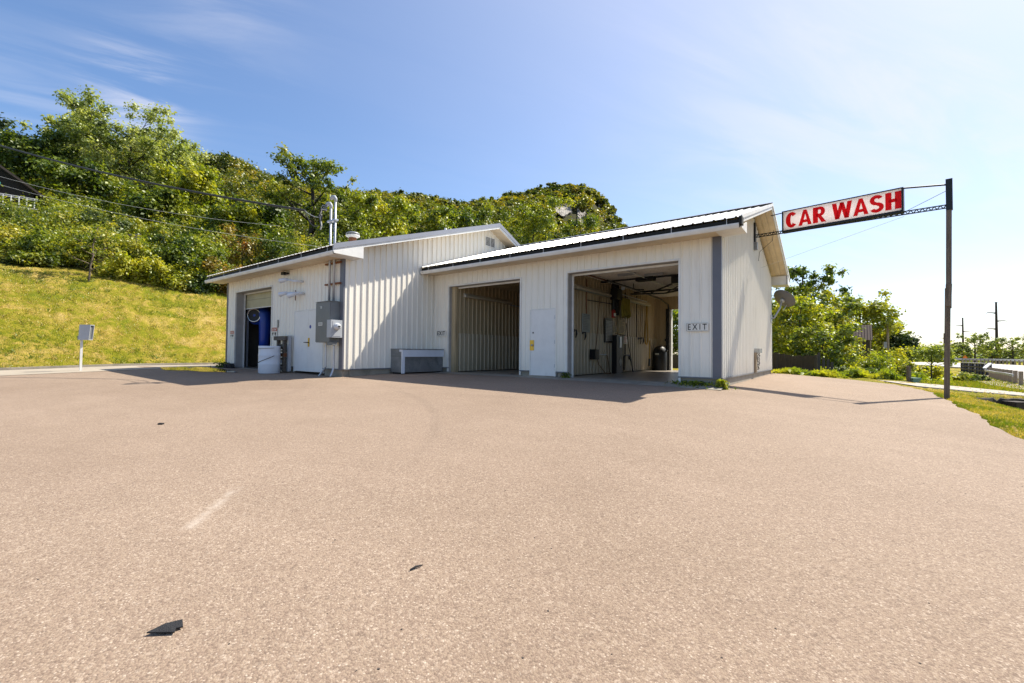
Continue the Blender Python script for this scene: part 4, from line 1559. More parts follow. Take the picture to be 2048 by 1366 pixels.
# ------------------------------------------------------------------ CAR WASH sign slung between gable and pole
pb = np.array((1.955, 15.31, -0.32))
Pp = thing('sign_pole', tuple(pb), 'tall slim weathered timber pole at the lot edge carrying the sign', 'pole')
mb = MB()
top = pb + np.array((0.10, 0.0, 5.45))
mid = pb + np.array((0.05, 0, 2.75))
for a, b_, w in ((pb + np.array((0, 0, -0.2)), mid, 0.155), (mid + np.array((0.012, 0, -0.5)), top, 0.15)):
    mb.bar(a, b_, w * .70, w * .70, up=(0.13, 0.99, 0))
mb.build('post', POLEW, Pp)
mb = MB()
mb.bar(top + np.array((0.0, 0, -0.75)), top + np.array((0, 0, 0.03)), 0.125, 0.12, up=(0.13, 0.99, 0))
mb.build('top_sleeve', BLACK, Pp)
mb = MB()
mb.bar(mid + np.array((-0.008, -0.068, -0.45)), mid + np.array((0.012, -0.068, 0.1)), 0.115, 0.025, up=(0.13, 0.99, 0))
mb.build('splice_plate', POLEW, Pp)
Sg = thing('car_wash_sign', (-0.2, 15.7, 4.5), 'long white CAR WASH lightbox sign with red letters hung beside the gable', 'sign')
A = np.array((-1.57, 15.97, 0.0))
Bq = np.array((1.218, 15.45, 0.0))
u = (Bq - A) / np.linalg.norm(Bq - A)
w = np.array((u[1], -u[0], 0.0))       # towards the lot
Ls = float(np.linalg.norm(Bq - A))
zb0, zt0 = 4.53, 5.17


def sp_(a, z, o=0.0):
    q_ = A + u * a + w * o
    return np.array((q_[0], q_[1], z))


def sbox(mbx, a0, a1, z0_, z1_, o0, o1):
    c = (sp_(a0, z0_, o0) + sp_(a1, z1_, o1)) / 2
    mbx.obox(c, u, w, (0, 0, 1), abs(a1 - a0) / 2, abs(o1 - o0) / 2, abs(z1_ - z0_) / 2)


mb = MB()
t_ = 0.04
sbox(mb, 0, Ls, zb0 - 0.02, zb0 + t_, -0.10, 0.10)
sbox(mb, 0, Ls, zt0 - t_ * .7, zt0, -0.10, 0.10)
sbox(mb, 0, t_, zb0 + t_, zt0 - t_ * .7, -0.10, 0.10)
sbox(mb, Ls - t_, Ls, zb0 + t_, zt0 - t_ * .7, -0.10, 0.10)
mb.build('frame', BLACK, Sg)
nt = NT('translucent_sign_face')
tr_ = nt.n('ShaderNodeBsdfTranslucent')
nzf = nt.noise(nt.coord(), 3.0, 5)
nt.color(nt.ramp(nzf, [(0.3, (0.72, 0.69, 0.67)), (0.7, (0.85, 0.82, 0.80))]))
nt.l(nt.ramp(nzf, [(0.3, (0.88, 0.80, 0.78)), (0.7, (0.98, 0.93, 0.92))]), tr_.inputs[0])
mxs = nt.n('ShaderNodeMixShader')
mxs.inputs[0].default_value = 0.62
nt.l(nt.b.outputs[0], mxs.inputs[1])
nt.l(tr_.outputs[0], mxs.inputs[2])
nt.l(mxs.outputs[0], nt.out.inputs['Surface'])
nt.b.inputs['Roughness'].default_value = 0.35
mb = MB()
mb.quad(sp_(t_, zb0 + t_, 0.085), sp_(Ls - t_, zb0 + t_, 0.085), sp_(Ls - t_, zt0 - t_ * .7, 0.085), sp_(t_, zt0 - t_ * .7, 0.085))
mb.quad(sp_(t_, zb0 + t_, -0.085), sp_(Ls - t_, zb0 + t_, -0.085), sp_(Ls - t_, zt0 - t_ * .7, -0.085), sp_(t_, zt0 - t_ * .7, -0.085))
mb.build('sign_face', nt.m, Sg)
RED_T = NT('red_vinyl')
trr = RED_T.n('ShaderNodeBsdfTranslucent')
trr.inputs[0].default_value = (0.95, 0.010, 0.012, 1)
RED_T.color((0.80, 0.006, 0.008))
mxr = RED_T.n('ShaderNodeMixShader')
mxr.inputs[0].default_value = 0.6
RED_T.l(RED_T.b.outputs[0], mxr.inputs[1])
RED_T.l(trr.outputs[0], mxr.inputs[2])
RED_T.l(mxr.outputs[0], RED_T.out.inputs['Surface'])


def block_letters(mbx, text, a0, width, z0_, h, o):
    """heavy sans capitals drawn as solid outlines; the strokes of C, S, R bowls follow arcs"""
    t = 0.30                                    # stroke in letter heights
    adv = {'C': 0.80, 'A': 0.84, 'R': 0.82, ' ': 0.30, 'W': 1.15, 'S': 0.76, 'H': 0.82}
    tot = sum(adv[c] for c in text)
    k = width / tot
    x = a0

    def poly(pts):
        P_ = [sp_(x + px_ * k, z0_ + py_ * h, o) for px_, py_ in pts]
        n_ = len(P_)
        Q_ = [p - w * 0.004 for p in P_]
        mbx.add(P_ + Q_, [tuple(range(n_)), tuple(range(2 * n_ - 1, n_ - 1, -1))] + [(i, n_ + i, n_ + (i + 1) % n_, (i + 1) % n_) for i in range(n_)])

    def band(cx2, cy2, rx, ry, a1, a2, tx, ty, n_=20):
        for i in range(n_):
            p0, p1 = math.radians(a1 + (a2 - a1) * i / n_), math.radians(a1 + (a2 - a1) * (i + 1) / n_)
            poly([(cx2 + rx * math.cos(p0), cy2 + ry * math.sin(p0)), (cx2 + rx * math.cos(p1), cy2 + ry * math.sin(p1)),
                  (cx2 + (rx - tx) * math.cos(p1), cy2 + (ry - ty) * math.sin(p1)), (cx2 + (rx - tx) * math.cos(p0), cy2 + (ry - ty) * math.sin(p0))])
    for c in text:
        if c == 'C':
            band(0.38, 0.5, 0.37, 0.51, 42, 318, t, 0.2)
        elif c == 'A':
            poly([(0.0, 0), (0.30, 1), (0.42, 1), (0.42, 0.74), (0.23, 0)])
            poly([(0.80, 0), (0.50, 1), (0.42, 1), (0.42, 0.74), (0.57, 0)])
            poly([(0.25, 0.18), (0.56, 0.18), (0.52, 0.36), (0.30, 0.36)])
        elif c == 'R':
            poly([(0.03, 0), (t + 0.03, 0), (t + 0.03, 1), (0.03, 1)])
            poly([(0.2, 1), (0.46, 1), (0.46, 0.82), (0.2, 0.82)])
            poly([(0.2, 0.40), (0.46, 0.40), (0.46, 0.58), (0.2, 0.58)])
            band(0.45, 0.70, 0.29, 0.30, -90, 90, 0.24, 0.18, 14)
            poly([(0.30, 0.42), (0.52, 0.42), (0.80, 0), (0.53, 0)])
        elif c == 'W':
            for a, b_ in ((0.0, 0.28), (0.80, 0.52)):
                s = 1 if a < b_ else -1
                poly([(a, 1), (a + 0.25 * s if s > 0 else a + 0.0, 1), (b_ + 0.13, 0), (b_ - 0.10, 0)] if s > 0 else [(1.10, 1), (0.85, 1), (0.69, 0), (0.92, 0)])
            poly([(0.18, 0), (0.41, 0), (0.67, 1), (0.45, 1)])
            poly([(0.92, 0), (0.69, 0), (0.43, 1), (0.65, 1)])
        elif c == 'S':
            band(0.36, 0.715, 0.34, 0.295, 25, 270, 0.235, 0.19, 18)
            band(0.36, 0.28, 0.36, 0.295, 90, -155, 0.235, 0.19, 18)
        elif c == 'H':
            poly([(0.03, 0), (0.03 + t, 0), (0.03 + t, 1), (0.03, 1)])
            poly([(0.79 - t, 0), (0.79, 0), (0.79, 1), (0.79 - t, 1)])
            poly([(0.2, 0.41), (0.6, 0.41), (0.6, 0.61), (0.2, 0.61)])
        x += adv[c] * k


for side in (1,):
    mb = MB()
    block_letters(mb, 'CAR WASH', 0.10, Ls - 0.13, zb0 + 0.095, 0.465, 0.0905)
    mb.build('lettering', RED_T.m, Sg)
# lattice bar under the sign, from the gable wall to the pole
a_w = np.array((XR + 0.03, 16.13, 4.66))
p_at = np.array((2.0, 15.29, 4.57))
mb = MB()
lo0, lo1 = a_w, p_at
d_ = (lo1 - lo0)
n_ = 40
for off in (0.0, -0.08):
    mb.bar(lo0 + np.array((0, 0, off - 0.05)), lo1 + np.array((0, 0, off - 0.05)), 0.035, 0.022)
for i in range(n_):
    p0 = lo0 + d_ * (i / n_)
    p1 = lo0 + d_ * ((i + 0.5) / n_)
    p2 = lo0 + d_ * ((i + 1) / n_)
    mb.bar(p0 + np.array((0, 0, -0.05)), p1 + np.array((0, 0, -0.13)), 0.02, 0.02)
    mb.bar(p1 + np.array((0, 0, -0.13)), p2 + np.array((0, 0, -0.05)), 0.02, 0.02)
mb.build('lattice_bar', BLACK, Sg)
mb = MB()
tt = top + np.array((-0.02, 0, -0.10))
mb.tube([sp_(Ls, zt0 - 0.01), tt], 0.022, 6)
mb.build('top_rod', BLACK, Sg)
mb = MB()
mb.tube([sp_(0, zt0 - 0.02), np.array((XO - 0.05, 16.02, 5.13))], 0.016, 6)
mb.build('top_rod', BLACK, Sg)
mb = MB()
mb.tube([sp_(Ls + 0.02, zb0), top + np.array((-0.05, 0, -0.25))], 0.006, 5)
mb.build('guy_wire', CABLE, Sg)
mb = MB()
mb.tube([sp_(Ls, zb0 - 0.12), np.array((XR + 0.04, 17.4, 3.75))], 0.004, 5)
mb.build('guy_wire', CABLEW, Sg)
mb = MB()
mb.tube([a_w + np.array((0.55, -0.1, 0)), a_w + np.array((0.5, 0.0, -0.3)), a_w + np.array((0.1, 0.3, -0.55)), (XR + 0.03, 16.9, 3.9)], 0.007, 5)
mb.build('feed_wire', CABLE, Sg)
mb = MB()
mb.box(XR + 0.021, 16.02, 4.35, XR + 0.07, 16.20, 5.0)
mb.build('wall_bracket', BLACK, Sg)
mb = MB()
mb.obox((XR + 0.08, 16.0, 4.22), (1, 0, 0), (0, 1, 0), (0, 0, 1), 0.05, 0.08, 0.12)
mb.build('switch_box', STEELD, Sg)

# ------------------------------------------------------------------ left: coin box on a post
q = ground_xy(163, 16.3)
g = float(gz(q[0], q[1]))
Cb = thing('post_box', (q[0], q[1], g), 'grey metal box with slanted hood on a white post by the kerb', 'post box')
mb = MB()
mb.bar((q[0], q[1], g), (q[0] + 0.02, q[1], g + 1.15), 0.065, 0.065, up=(0, 1, 0))
mb.build('post', TRIMW, Cb)
bu = np.array((RH[0], RH[1], 0)) * 0.96 + np.array((FH[0], FH[1], 0)) * 0.28
bw = np.array((-bu[1], bu[0], 0))
c0 = np.array((q[0], q[1], g + 1.14)) + bu * 0.13 * 1.0 - bw * 0.0
mb = MB()
W_, Hh = 0.17, 0.56
for s in (-1, 1):
    o = c0 + bw * (0.10 * s)
    mb.prism([(-W_, 0), (W_ * 0.85, 0), (W_ * 1.12, Hh), (-W_ * 0.85, Hh)], o, bu, (0, 0, 1), bw * s, 0.02)
o = c0
mb.prism([(-W_ * 0.87, Hh - 0.02), (W_ * 1.12, Hh - 0.02), (W_ * 1.12, Hh), (-W_ * 0.85, Hh)], o - bw * 0.10, bu, (0, 0, 1), bw, 0.20)
mb.prism([(-W_, 0), (-W_ + 0.02, 0), (-W_ * 0.85 + 0.02, Hh), (-W_ * 0.85, Hh)], o - bw * 0.10, bu, (0, 0, 1), bw, 0.20)
mb.prism([(-W_, 0), (W_ * 0.85, 0), (W_ * 0.85, 0.02), (-W_, 0.02)], o - bw * 0.10, bu, (0, 0, 1), bw, 0.20)
mb.build('hood', METER, Cb)
mb = MB()
mb.prism([(W_ * 0.55, 0.03), (W_ * 0.62, 0.03), (W_ * 0.80, Hh - 0.03), (W_ * 0.72, Hh - 0.03)], o - bw * 0.095, bu, (0, 0, 1), bw, 0.19)
mb.build('face_plate', CABIN, Cb)
mb = MB()
mb.obox(c0 - bu * 0.19 + np.array((0, 0, 0.08)), bu, bw, (0, 0, 1), 0.03, 0.07, 0.07)
mb.build('side_box', CABIN, Cb)

# ------------------------------------------------------------------ inside the right wash bay (all on the mid partition)
xi = -6.93
FIX = 'fixtures on the right bay wall'


def shelf_light(y0, y1, z, label):
    t_ = thing('light_hood', (xi, (y0 + y1) / 2, z), label, 'light hood', 'long wall hoods in the right bay')
    m1 = MB()
    m1.prism([(0.0, 0.0), (0.13, 0.0), (0.13, 0.05), (0.02, 0.15), (0.0, 0.15)], (xi + .025, y0, z), (1, 0, 0), (0, 0, 1), (0, 1, 0), y1 - y0)
    m1.build('hood', mat('hood_cream', (0.50, 0.45, 0.36), 0.5, dirt=((0.2, 0.15, 0.1), 0.6, 0.5)), t_)
    m1 = MB()
    m1.box(xi + 0.03, y0 + 0.05, z - 0.02, xi + 0.12, y1 - 0.05, z - 0.002)
    m1.build('diffuser', PAPER, t_)


shelf_light(12.3, 14.9, 2.78, 'nearer dim cream light hood high on the right bay wall')
shelf_light(16.6, 18.9, 2.80, 'farther sunlit cream light hood high on the right bay wall')
L1 = thing('light_hood', (-11.28, 13.0, 2.78), 'long dim light hood on the wall of the left wash bay', 'light hood')
mb = MB()
mb.prism([(0.0, 0.0), (0.13, 0.0), (0.13, 0.05), (0.02, 0.15), (0.0, 0.15)], (-11.27, 11.9, 2.75), (1, 0, 0), (0, 0, 1), (0, 1, 0), 2.8)
mb.build('hood', MATS['hood_cream'], L1)
mb = MB()
mb.tube([(-11.25, 14.7, 2.72), (-11.25, 17.5, 2.62)], 0.02, 6)
mb.tube([(-11.25, 16.6, 2.65), (-11.25, 16.6, 1.8)], 0.015, 6)
mb.build('conduit', GALV, L1)


def plaque(y0, y1, z0, z1, name, label, cat, mat_, rows, rowm, head=0.14, rib=False):
    p_ = thing(name, (xi + .04, (y0 + y1) / 2, z0), label, cat)
    xf = xi + 0.05
    m1 = MB()
    m1.box(xi + 0.02, y0, z0, xf, y1, z1)
    m1.build('board', mat_, p_)
    m1 = MB()
    r_ = random.Random(int(y0 * 100))
    h = (z1 - z0)
    for i in range(rows):
        z = z1 - h * head - (h * (0.94 - head)) * i / rows
        if rib:
            m1.box(xf + .001, y0 + 0.05, z - h / rows * 0.62, xf + 0.012, y1 - 0.04, z)
        else:
            m1.box(xf + .001, y0 + 0.03, z - h / rows * 0.35, xf + 0.003, y0 + 0.03 + (y1 - y0 - 0.06) * (0.5 + 0.5 * r_.random()), z)
    if not rib:
        m1.box(xf + .001, y0 + 0.05, z1 - h * 0.09, xf + 0.003, y1 - 0.05, z1 - h * 0.04)
    m1.build('printed_lines', rowm, p_)
    return p_


LINE = mat('print_grey', (0.12, 0.12, 0.12), 0.7)
BOARDG = mat('board_slots', (0.26, 0.27, 0.28), 0.5)
plaque(12.9, 13.42, 1.42, 2.03, 'instruction_sign', 'faded pale instruction sign nearest the right bay mouth', 'notice', PAPER, 9, mat('faint_print', (0.22, 0.235, 0.22), 0.7))
plaque(14.58, 15.2, 1.12, 2.0, 'price_board', 'tall dark slotted board of pale strips in the right bay', 'board', BLACK, 14, BOARDG, 0.1, True)
plaque(15.75, 16.38, 1.46, 2.06, 'instruction_sign', 'cream instruction sign below the hanging yellow cloth', 'notice', CREAMP, 10, LINE)
plaque(16.25, 16.6, 1.11, 1.42, 'small_notice', 'small pale notice under the cream instruction sign', 'notice', SIGNW, 5, REDP)
plaque(15.35, 15.65, 1.50, 1.72, 'small_notice', 'small tan notice between the slotted board and cream sign', 'notice', CREAMP, 4, LINE)
Ck = thing('coin_meter', (xi + .1, 15.45, 0.05), 'tall black coin meter cabinet standing against the right bay wall', 'coin meter')
mb = MB()
mb.box(xi + 0.03, 15.2, 0.0, xi + 0.22, 15.72, 1.40)
mb.build('cabinet', BLACK, Ck)
mb = MB()
mb.box(xi + 0.221, 15.45, 0.95, xi + 0.24, 15.60, 1.35)
mb.build('coin_plate', GALV, Ck)
mb = MB()
mb.prism([(15.42, 0.42), (15.55, 0.26), (15.68, 0.42), (15.55, 0.60)], (xi + 0.221, 0, 0), (0, 1, 0), (0, 0, 1), (1, 0, 0), 0.004)
mb.build('diamond_label', PAPER, Ck)
Pc = thing('pipe_column', (xi + .1, 15.3, 2.1), 'dark bundled pipe column above the coin meter in right bay', 'pipe column')
for k, (y, r) in enumerate(((15.15, 0.06), (15.32, 0.08), (15.5, 0.05))):
    mb = MB()
    mb.tube([(xi + 0.12, y, 2.15), (xi + 0.12, y, 3.30)], r, 8)
    mb.build('pipe', BLACK if k != 1 else RUBBER, Pc)
mb = MB()
mb.box(xi + 0.03, 15.05, 2.7, xi + 0.3, 15.5, 3.1)
mb.build('valve_box', BLACK, Pc)
mb = MB()
mb.lathe([(0.0, 0.0), (0.07, 0.01), (0.07, 0.05), (0.0, 0.07)], (xi + 0.34, 15.45, 3.13), (0.6, -0.7, 0), 14)
mb.build('gauge', PLASW, Pc)
Fe = thing('fire_extinguisher', (xi + .1, 15.1, 2.05), 'small red fire extinguisher with white label above slotted board', 'fire extinguisher')
mb = MB()
mb.lathe([(0.0, 0.0), (0.07, 0.0), (0.075, 0.02), (0.075, 0.24), (0.04, 0.29), (0.02, 0.30), (0.02, 0.34)], (xi + 0.12, 15.12, 2.04), n=16)
mb.build('cylinder', REDP, Fe, smooth=True)
mb = MB()
mb.box(xi + 0.16, 15.06, 2.08, xi + 0.2, 15.18, 2.2)
mb.build('tag', SIGNW, Fe)
mb = MB()
mb.box(xi + 0.09, 15.08, 2.38, xi + 0.19, 15.15, 2.42)
mb.build('handle', BLACK, Fe)
Cl = thing('hanging_cloth', (xi + .1, 16.1, 2.2), 'dull yellow cloth bundle hanging from the bay wall rail', 'cloth')
mb = MB()
rr = random.Random(2)
n1, n2 = 22, 10
vs, fs = [], []
for j in range(n2):
    for i in range(n1):
        y = 15.72 + 0.85 * i / (n1 - 1)
        z = 2.84 - 0.72 * j / (n2 - 1)
        vs.append((xi + 0.16 + 0.06 * math.sin(i * 1.1) * (0.4 + j / n2) + 0.015 * rr.random(), y + 0.03 * math.sin(j), z - 0.05 * math.sin(i * 0.9) * (j / n2)))
for j in range(n2 - 1):
    for i in range(n1 - 1):
        fs.append((j * n1 + i, j * n1 + i + 1, (j + 1) * n1 + i + 1, (j + 1) * n1 + i))
mb.add(vs, fs)
mb.build('fabric', FOAM, Cl, smooth=True)
mb = MB()
mb.tube([(xi + 0.05, 15.7, 2.86), (xi + 0.25, 16.1, 2.87), (xi + 0.05, 16.6, 2.86)], 0.012, 6)
mb.build('rail', BLACK, Cl)
Mb = thing('meter_box', (xi + .1, 13.6, 0.6), 'small black control box with looped hose on right bay wall', 'control box')
mb = MB()
mb.box(xi + 0.03, 13.45, 0.52, xi + 0.24, 13.72, 0.86)
mb.build('case', BLACK, Mb)
mb = MB()
mb.tube([(xi + 0.12, 13.72, 0.70), (xi + 0.12, 14.55, 0.68)], 0.016, 6)
mb.build('pipe', GALV, Mb)
Hs = thing('wash_hose', (xi + .1, 14.4, 0.02), 'brown wash hose looping down the right bay wall to the floor', 'hose')
mb = MB()
P = [(xi + .10, 14.05, 2.7), (xi + .09, 13.95, 1.9), (xi + .09, 13.84, 1.2), (xi + .10, 13.72, 0.8), (xi + .16, 13.85, 0.35), (xi + .3, 14.1, 0.04), (xi + .35, 14.4, 0.03), (xi + .2, 14.6, 0.12), (xi + .13, 14.66, 0.5), (xi + .12, 14.58, 0.66)]
mb.tube(P, 0.016, 6)
mb.build('hose', mat('brown_hose', (0.17, 0.10, 0.05), 0.6), Hs)
for y, z in ((12.35, 1.45), (12.95, 1.40), (18.1, 1.38), (17.8, 1.36)):
    H_ = thing('wand_hook', (xi + .1, y, z), {12.35: 'black wand hook nearest the mouth of the right bay', 12.95: 'black wand hook under the faded instruction sign',
                                               18.1: 'black wand hook beside the yellow hose loop', 17.8: 'black wand hook left of the yellow hose loop'}[y], 'hook', 'wand hooks on the right bay wall')
    mb = MB()
    mb.tube([(xi + .02, y, z), (xi + .12, y, z + .01), (xi + .13, y, z - .12), (xi + .10, y, z - .24)], [0.02, 0.025, 0.03, 0.015], 8)
    mb.build('hook', BLACK, H_)
    mb = MB()
    mb.box(xi + .02, y - .05, z - .05, xi + .035, y + .05, z + .05)
    mb.build('plate', BLACK, H_)
Rk = thing('wand_rack', (xi + .1, 16.3, 0.2), 'black bent wand holder low on the right bay wall', 'wand holder')
mb = MB()
mb.tube([(xi + .1, 16.15, 0.1), (xi + .1, 16.15, 0.62), (xi + .12, 16.2, 0.66), (xi + .12, 16.6, 0.66), (xi + .12, 16.62, 0.50)], 0.03, 8)
mb.build('bar', BLACK, Rk)
mb = MB()
mb.tube([(xi + .12, 16.55, 0.62), (xi + .15, 16.75, 0.4), (xi + .14, 16.85, 0.2), (xi + .25, 16.7, 0.02)], 0.018, 6)
mb.tube([(xi + .12, 16.30, 1.9), (xi + .13, 16.45, 1.2), (xi + .15, 16.72, 0.5), (xi + .14, 16.9, 0.02)], 0.014, 6)
mb.build('hose', RUBBER, Rk)
Yh = thing('yellow_hose', (xi + .1, 18.3, 1.1), 'yellow hose hung in a long loop near the rear of bay', 'hose')
mb = MB()
yc = 18.45
P = [(xi + .12, yc, 2.75), (xi + .12, yc - .03, 2.2), (xi + .12, yc - .12, 1.8), (xi + .12, yc - .17, 1.45), (xi + .12, yc - .10, 1.18), (xi + .12, yc + .05, 1.12),
     (xi + .12, yc + .17, 1.25), (xi + .12, yc + .18, 1.6), (xi + .13, yc + .08, 1.95), (xi + .13, yc + .02, 2.3), (xi + .13, yc + .04, 2.75)]
mb.tube(P, 0.034, 8)
mb.build('loop', YEL, Yh, smooth=True)
mb = MB()
mb.tube([(xi + .14, yc + .35, 1.3), (xi + .14, yc + .33, 0.5)], 0.025, 6)
mb.build('lance', YEL, Yh)
mb = MB()
mb.tube([(xi + .14, yc + .33, 0.52), (xi + .14, yc + .30, 0.2)], 0.05, 8)
mb.build('nozzle', BLACK, Yh)
Dr = thing('black_drum', (-6.72, 19.6, 0.0), 'black drum with domed lid in the rear corner of bay', 'drum')
mb = MB()
mb.lathe([(0.30, 0.0), (0.31, 0.3), (0.31, 0.75), (0.29, 0.85), (0.22, 1.0), (0.1, 1.08), (0.0, 1.1)], (-6.62, 19.58, 0.0), n=24)
mb.build('barrel', BLACK, Dr, smooth=True)
mb = MB()
mb.box(-6.72, 19.262, 0.68, -6.55, 19.275, 0.76)
mb.build('label', PAPER, Dr)
mb = MB()
mb.lathe([(0.0, -0.03), (0.05, -0.02), (0.05, 0.05), (0.0, 0.06)], (-6.29, 19.5, 0.86), (0, -1, 0.2), 10)
mb.build('tap', BLACK, Dr)
# rear wall gadgets
mb = MB()
mb.lathe([(0.0, 0.06), (0.05, 0.05), (0.06, 0.0)], (-6.48, YBK - 0.17, 1.35), (0, -1, 0), 12)
mb.build('wall_button', BLACK, label='round black push button on the lit rear wall of bay', cat='button')
Sw = thing('outlet_box', (-6.5, YBK - 0.2, 0.7), 'small dark outlet with dangling cord on the rear bay wall', 'outlet')
mb = MB()
mb.box(-6.54, YBK - 0.24, 0.66, -6.46, YBK - 0.165, 0.80)
mb.build('box', BLACK, Sw)
mb = MB()
mb.tube([(-6.5, YBK - 0.22, 0.66), (-6.42, YBK - 0.22, 0.35), (-6.36, YBK - 0.22, 0.02)], 0.01, 6)
mb.build('cord', RUBBER, Sw)
Cp = thing('ceiling_pipe', (-5.0, 16.0, 3.2), 'set of dark pipes and conduits running across the bay ceiling', 'ceiling pipes')
for pts, r, mm in (([(-6.85, 14.2, 3.22), (-3.0, 14.2, 3.22)], 0.03, BLACK), ([(-6.85, 17.2, 3.2), (-3.0, 17.2, 3.2)], 0.035, BLACK), ([(-6.6, 12.4, 3.24), (-6.6, 19.6, 3.2)], 0.025, RUSTM),
                   ([(-5.3, 12.4, 3.24), (-5.3, 19.8, 3.2)], 0.02, GALV), ([(-6.9, 16.4, 3.1), (-6.9, 16.4, 0.7)], 0.022, BLACK), ([(-6.9, 13.2, 3.2), (-6.9, 13.2, 1.45)], 0.018, RUSTM),
                   ([(-6.9, 17.6, 3.1), (-6.9, 17.6, 1.4)], 0.018, BLACK), ([(-6.9, 13.2, 2.5), (-6.9, 15.2, 2.55)], 0.015, BLACK)):
    mb = MB()
    mb.tube(pts, r, 6)
    mb.build('pipe', mm, Cp)
# overhead boom, door tracks and opener
Bm = thing('boom_rail', (-5.0, 15.0, 3.0), 'black overhead door track and boom arms under the bay ceiling', 'overhead track')
for pts, r in (([(-6.6, 16.2, 3.0), (-5.6, 17.0, 3.05), (-4.2, 16.3, 3.1)], 0.03), ([(-6.35, 13.6, 3.15), (-6.3, 16.0, 3.12), (-6.3, 18.8, 3.05), (-6.3, 19.7, 2.9), (-6.3, 19.9, 2.6)], 0.035),
               ([(-5.9, 16.5, 3.05), (-4.9, 15.6, 3.15), (-4.3, 15.0, 3.2)], 0.03), ([(-5.5, 16.9, 3.04), (-4.5, 15.6, 3.14)], 0.02), ([(-6.0, 15.0, 3.2), (-6.0, 15.0, 3.0), (-5.7, 15.2, 2.98)], 0.02)):
    mb = MB()
    mb.tube(pts, r, 6)
    mb.build('rail', BLACK, Bm)
mb = MB()
mb.box(-4.6, 14.7, 3.05, -4.1, 15.2, 3.3)
mb.build('motor', BLACK, Bm)
mb = MB()
mb.box(-5.7, 14.4, 3.18, -5.1, 14.7, 3.3)
mb.build('motor', RUBBER, Bm)
mb = MB()
mb.tube([(xi + .12, 15.5, 2.98), (xi + .2, 18.3, 2.92)], 0.012, 6)
mb.build('brace', PLASW, Bm)
for x, y in ((-5.9, 13.4), (-5.2, 13.9)):
    mb = MB()
    mb.box(x, y, 3.22, x + 0.6, y + 0.06, 3.30)
    mb.build('bracket', GALV, Bm)

# debris on the lot
def flat_scrap(name, pts, z, th, mat_, label, cat):
    m1 = MB()
    m1.prism(pts, (0, 0, z), (1, 0, 0), (0, 1, 0), (0, 0, 1), th)
    return m1.build(name, mat_, label=label, cat=cat)


def gpt(px, py):
    """where the line of sight of a photo pixel meets the lot"""
    r_ = CF + CR * (px - CXP) / FPX - CU * (py - CYP) / FPX
    t = 1.0
    for _ in range(30):
        p = CPOS + r_ * t
        t += (float(gz(p[0], p[1])) - p[2]) / r_[2]
    return CPOS + r_ * t


P = [gpt(*p) for p in ((293, 1268), (331, 1252), (365, 1244), (366, 1256), (352, 1259), (349, 1267))]
zs_ = sum(p[2] for p in P) / 6
mb = MB()
n_ = len(P)
vs = [(p[0], p[1], p[2] + 0.002 + 0.004 * (i in (1, 2))) for i, p in enumerate(P)] + [(p[0], p[1], p[2] + 0.007 + 0.005 * (i in (1, 2))) for i, p in enumerate(P)]
mb.add(vs, [tuple(range(n_ - 1, -1, -1)), tuple(range(n_, 2 * n_))] + [(i, (i + 1) % n_, n_ + (i + 1) % n_, n_ + i) for i in range(n_)])
mb.build('shingle_scrap', RUBBER, label='torn flat black scrap lying on the near pavement', cat='scrap')
p = gpt(322, 849)
mb = MB()
mb.obox((p[0], p[1], p[2] + .01), (RH[0], RH[1], 0), (FH[0], FH[1], 0), (0, 0, 1), 0.03, 0.02, 0.010)
mb.build('pavement_scrap', RUBBER, label='small black chunk on the pavement, far left of the lot', cat='scrap')
p = gpt(831, 1138)
a, b_ = gpt(820, 1142), gpt(845, 1133)
mb = MB()
mb.tube([a + np.array((0, 0, .006)), p + np.array((0, 0, .012)), b_ + np.array((0, 0, .008))], [0.004, 0.006, 0.003], 5)
mb.build('twig', RUBBER, label='short dark bent twig on the middle pavement', cat='twig')
rs = np.random.default_rng(4)
mb = MB()
for k in range(60):
    px_, py_ = rs.uniform(0, 2048), 770 + 596 * rs.random() ** 1.5
    p = gpt(px_, py_)
    if p[0] > 1.5 or p[1] > 10.5:
        continue
    s_ = rs.uniform(0.001, 0.003)
    a = rs.uniform(0, 3.14)
    mb.obox((p[0], p[1], p[2] + s_ * 0.4), (math.cos(a), math.sin(a), 0), (-math.sin(a), math.cos(a), 0), (0, 0, 1), s_ * rs.uniform(1, 2), s_, s_ * 0.5)
mb.build('loose_grit', mat('dark_grit', (0.06, 0.05, 0.045), 0.9, var=0.5, scale=40), kind='stuff')
# ------------------------------------------------------------------ vegetation
def leaf_quads(C, size, rng, up=0.35, out=None, elong=1.5):
    """one rhombic leaf spray per centre: verts (N*4,3), faces (N,4)"""
    n = len(C)
    nrm = rng.normal(0, 1, (n, 3))
    nrm[:, 2] = np.abs(nrm[:, 2]) * 0.8 + up
    if out is not None:
        nrm += out * 0.8
    nrm /= np.linalg.norm(nrm, axis=1, keepdims=True)
    t = rng.normal(0, 1, (n, 3))
    t[:, 2] -= 0.3
    t -= nrm * (t * nrm).sum(1, keepdims=True)
    t /= np.linalg.norm(t, axis=1, keepdims=True) + 1e-9
    b = np.cross(nrm, t)
    s = (size * rng.uniform(0.6, 1.35, n))[:, None] if np.ndim(size) == 0 else (size * rng.uniform(0.6, 1.35, n))[:, None]
    a0 = C - t * s * 0.5 * elong
    a2 = C + t * s * 0.5 * elong
    a1 = C + b * s * 0.45 + nrm * s * 0.12 - t * s * 0.08
    a3 = C - b * s * 0.45 + nrm * s * 0.12 - t * s * 0.08
    V = np.stack([a0, a1, a2, a3], 1).reshape(-1, 3)
    F = np.arange(n * 4).reshape(-1, 4)
    return V, F


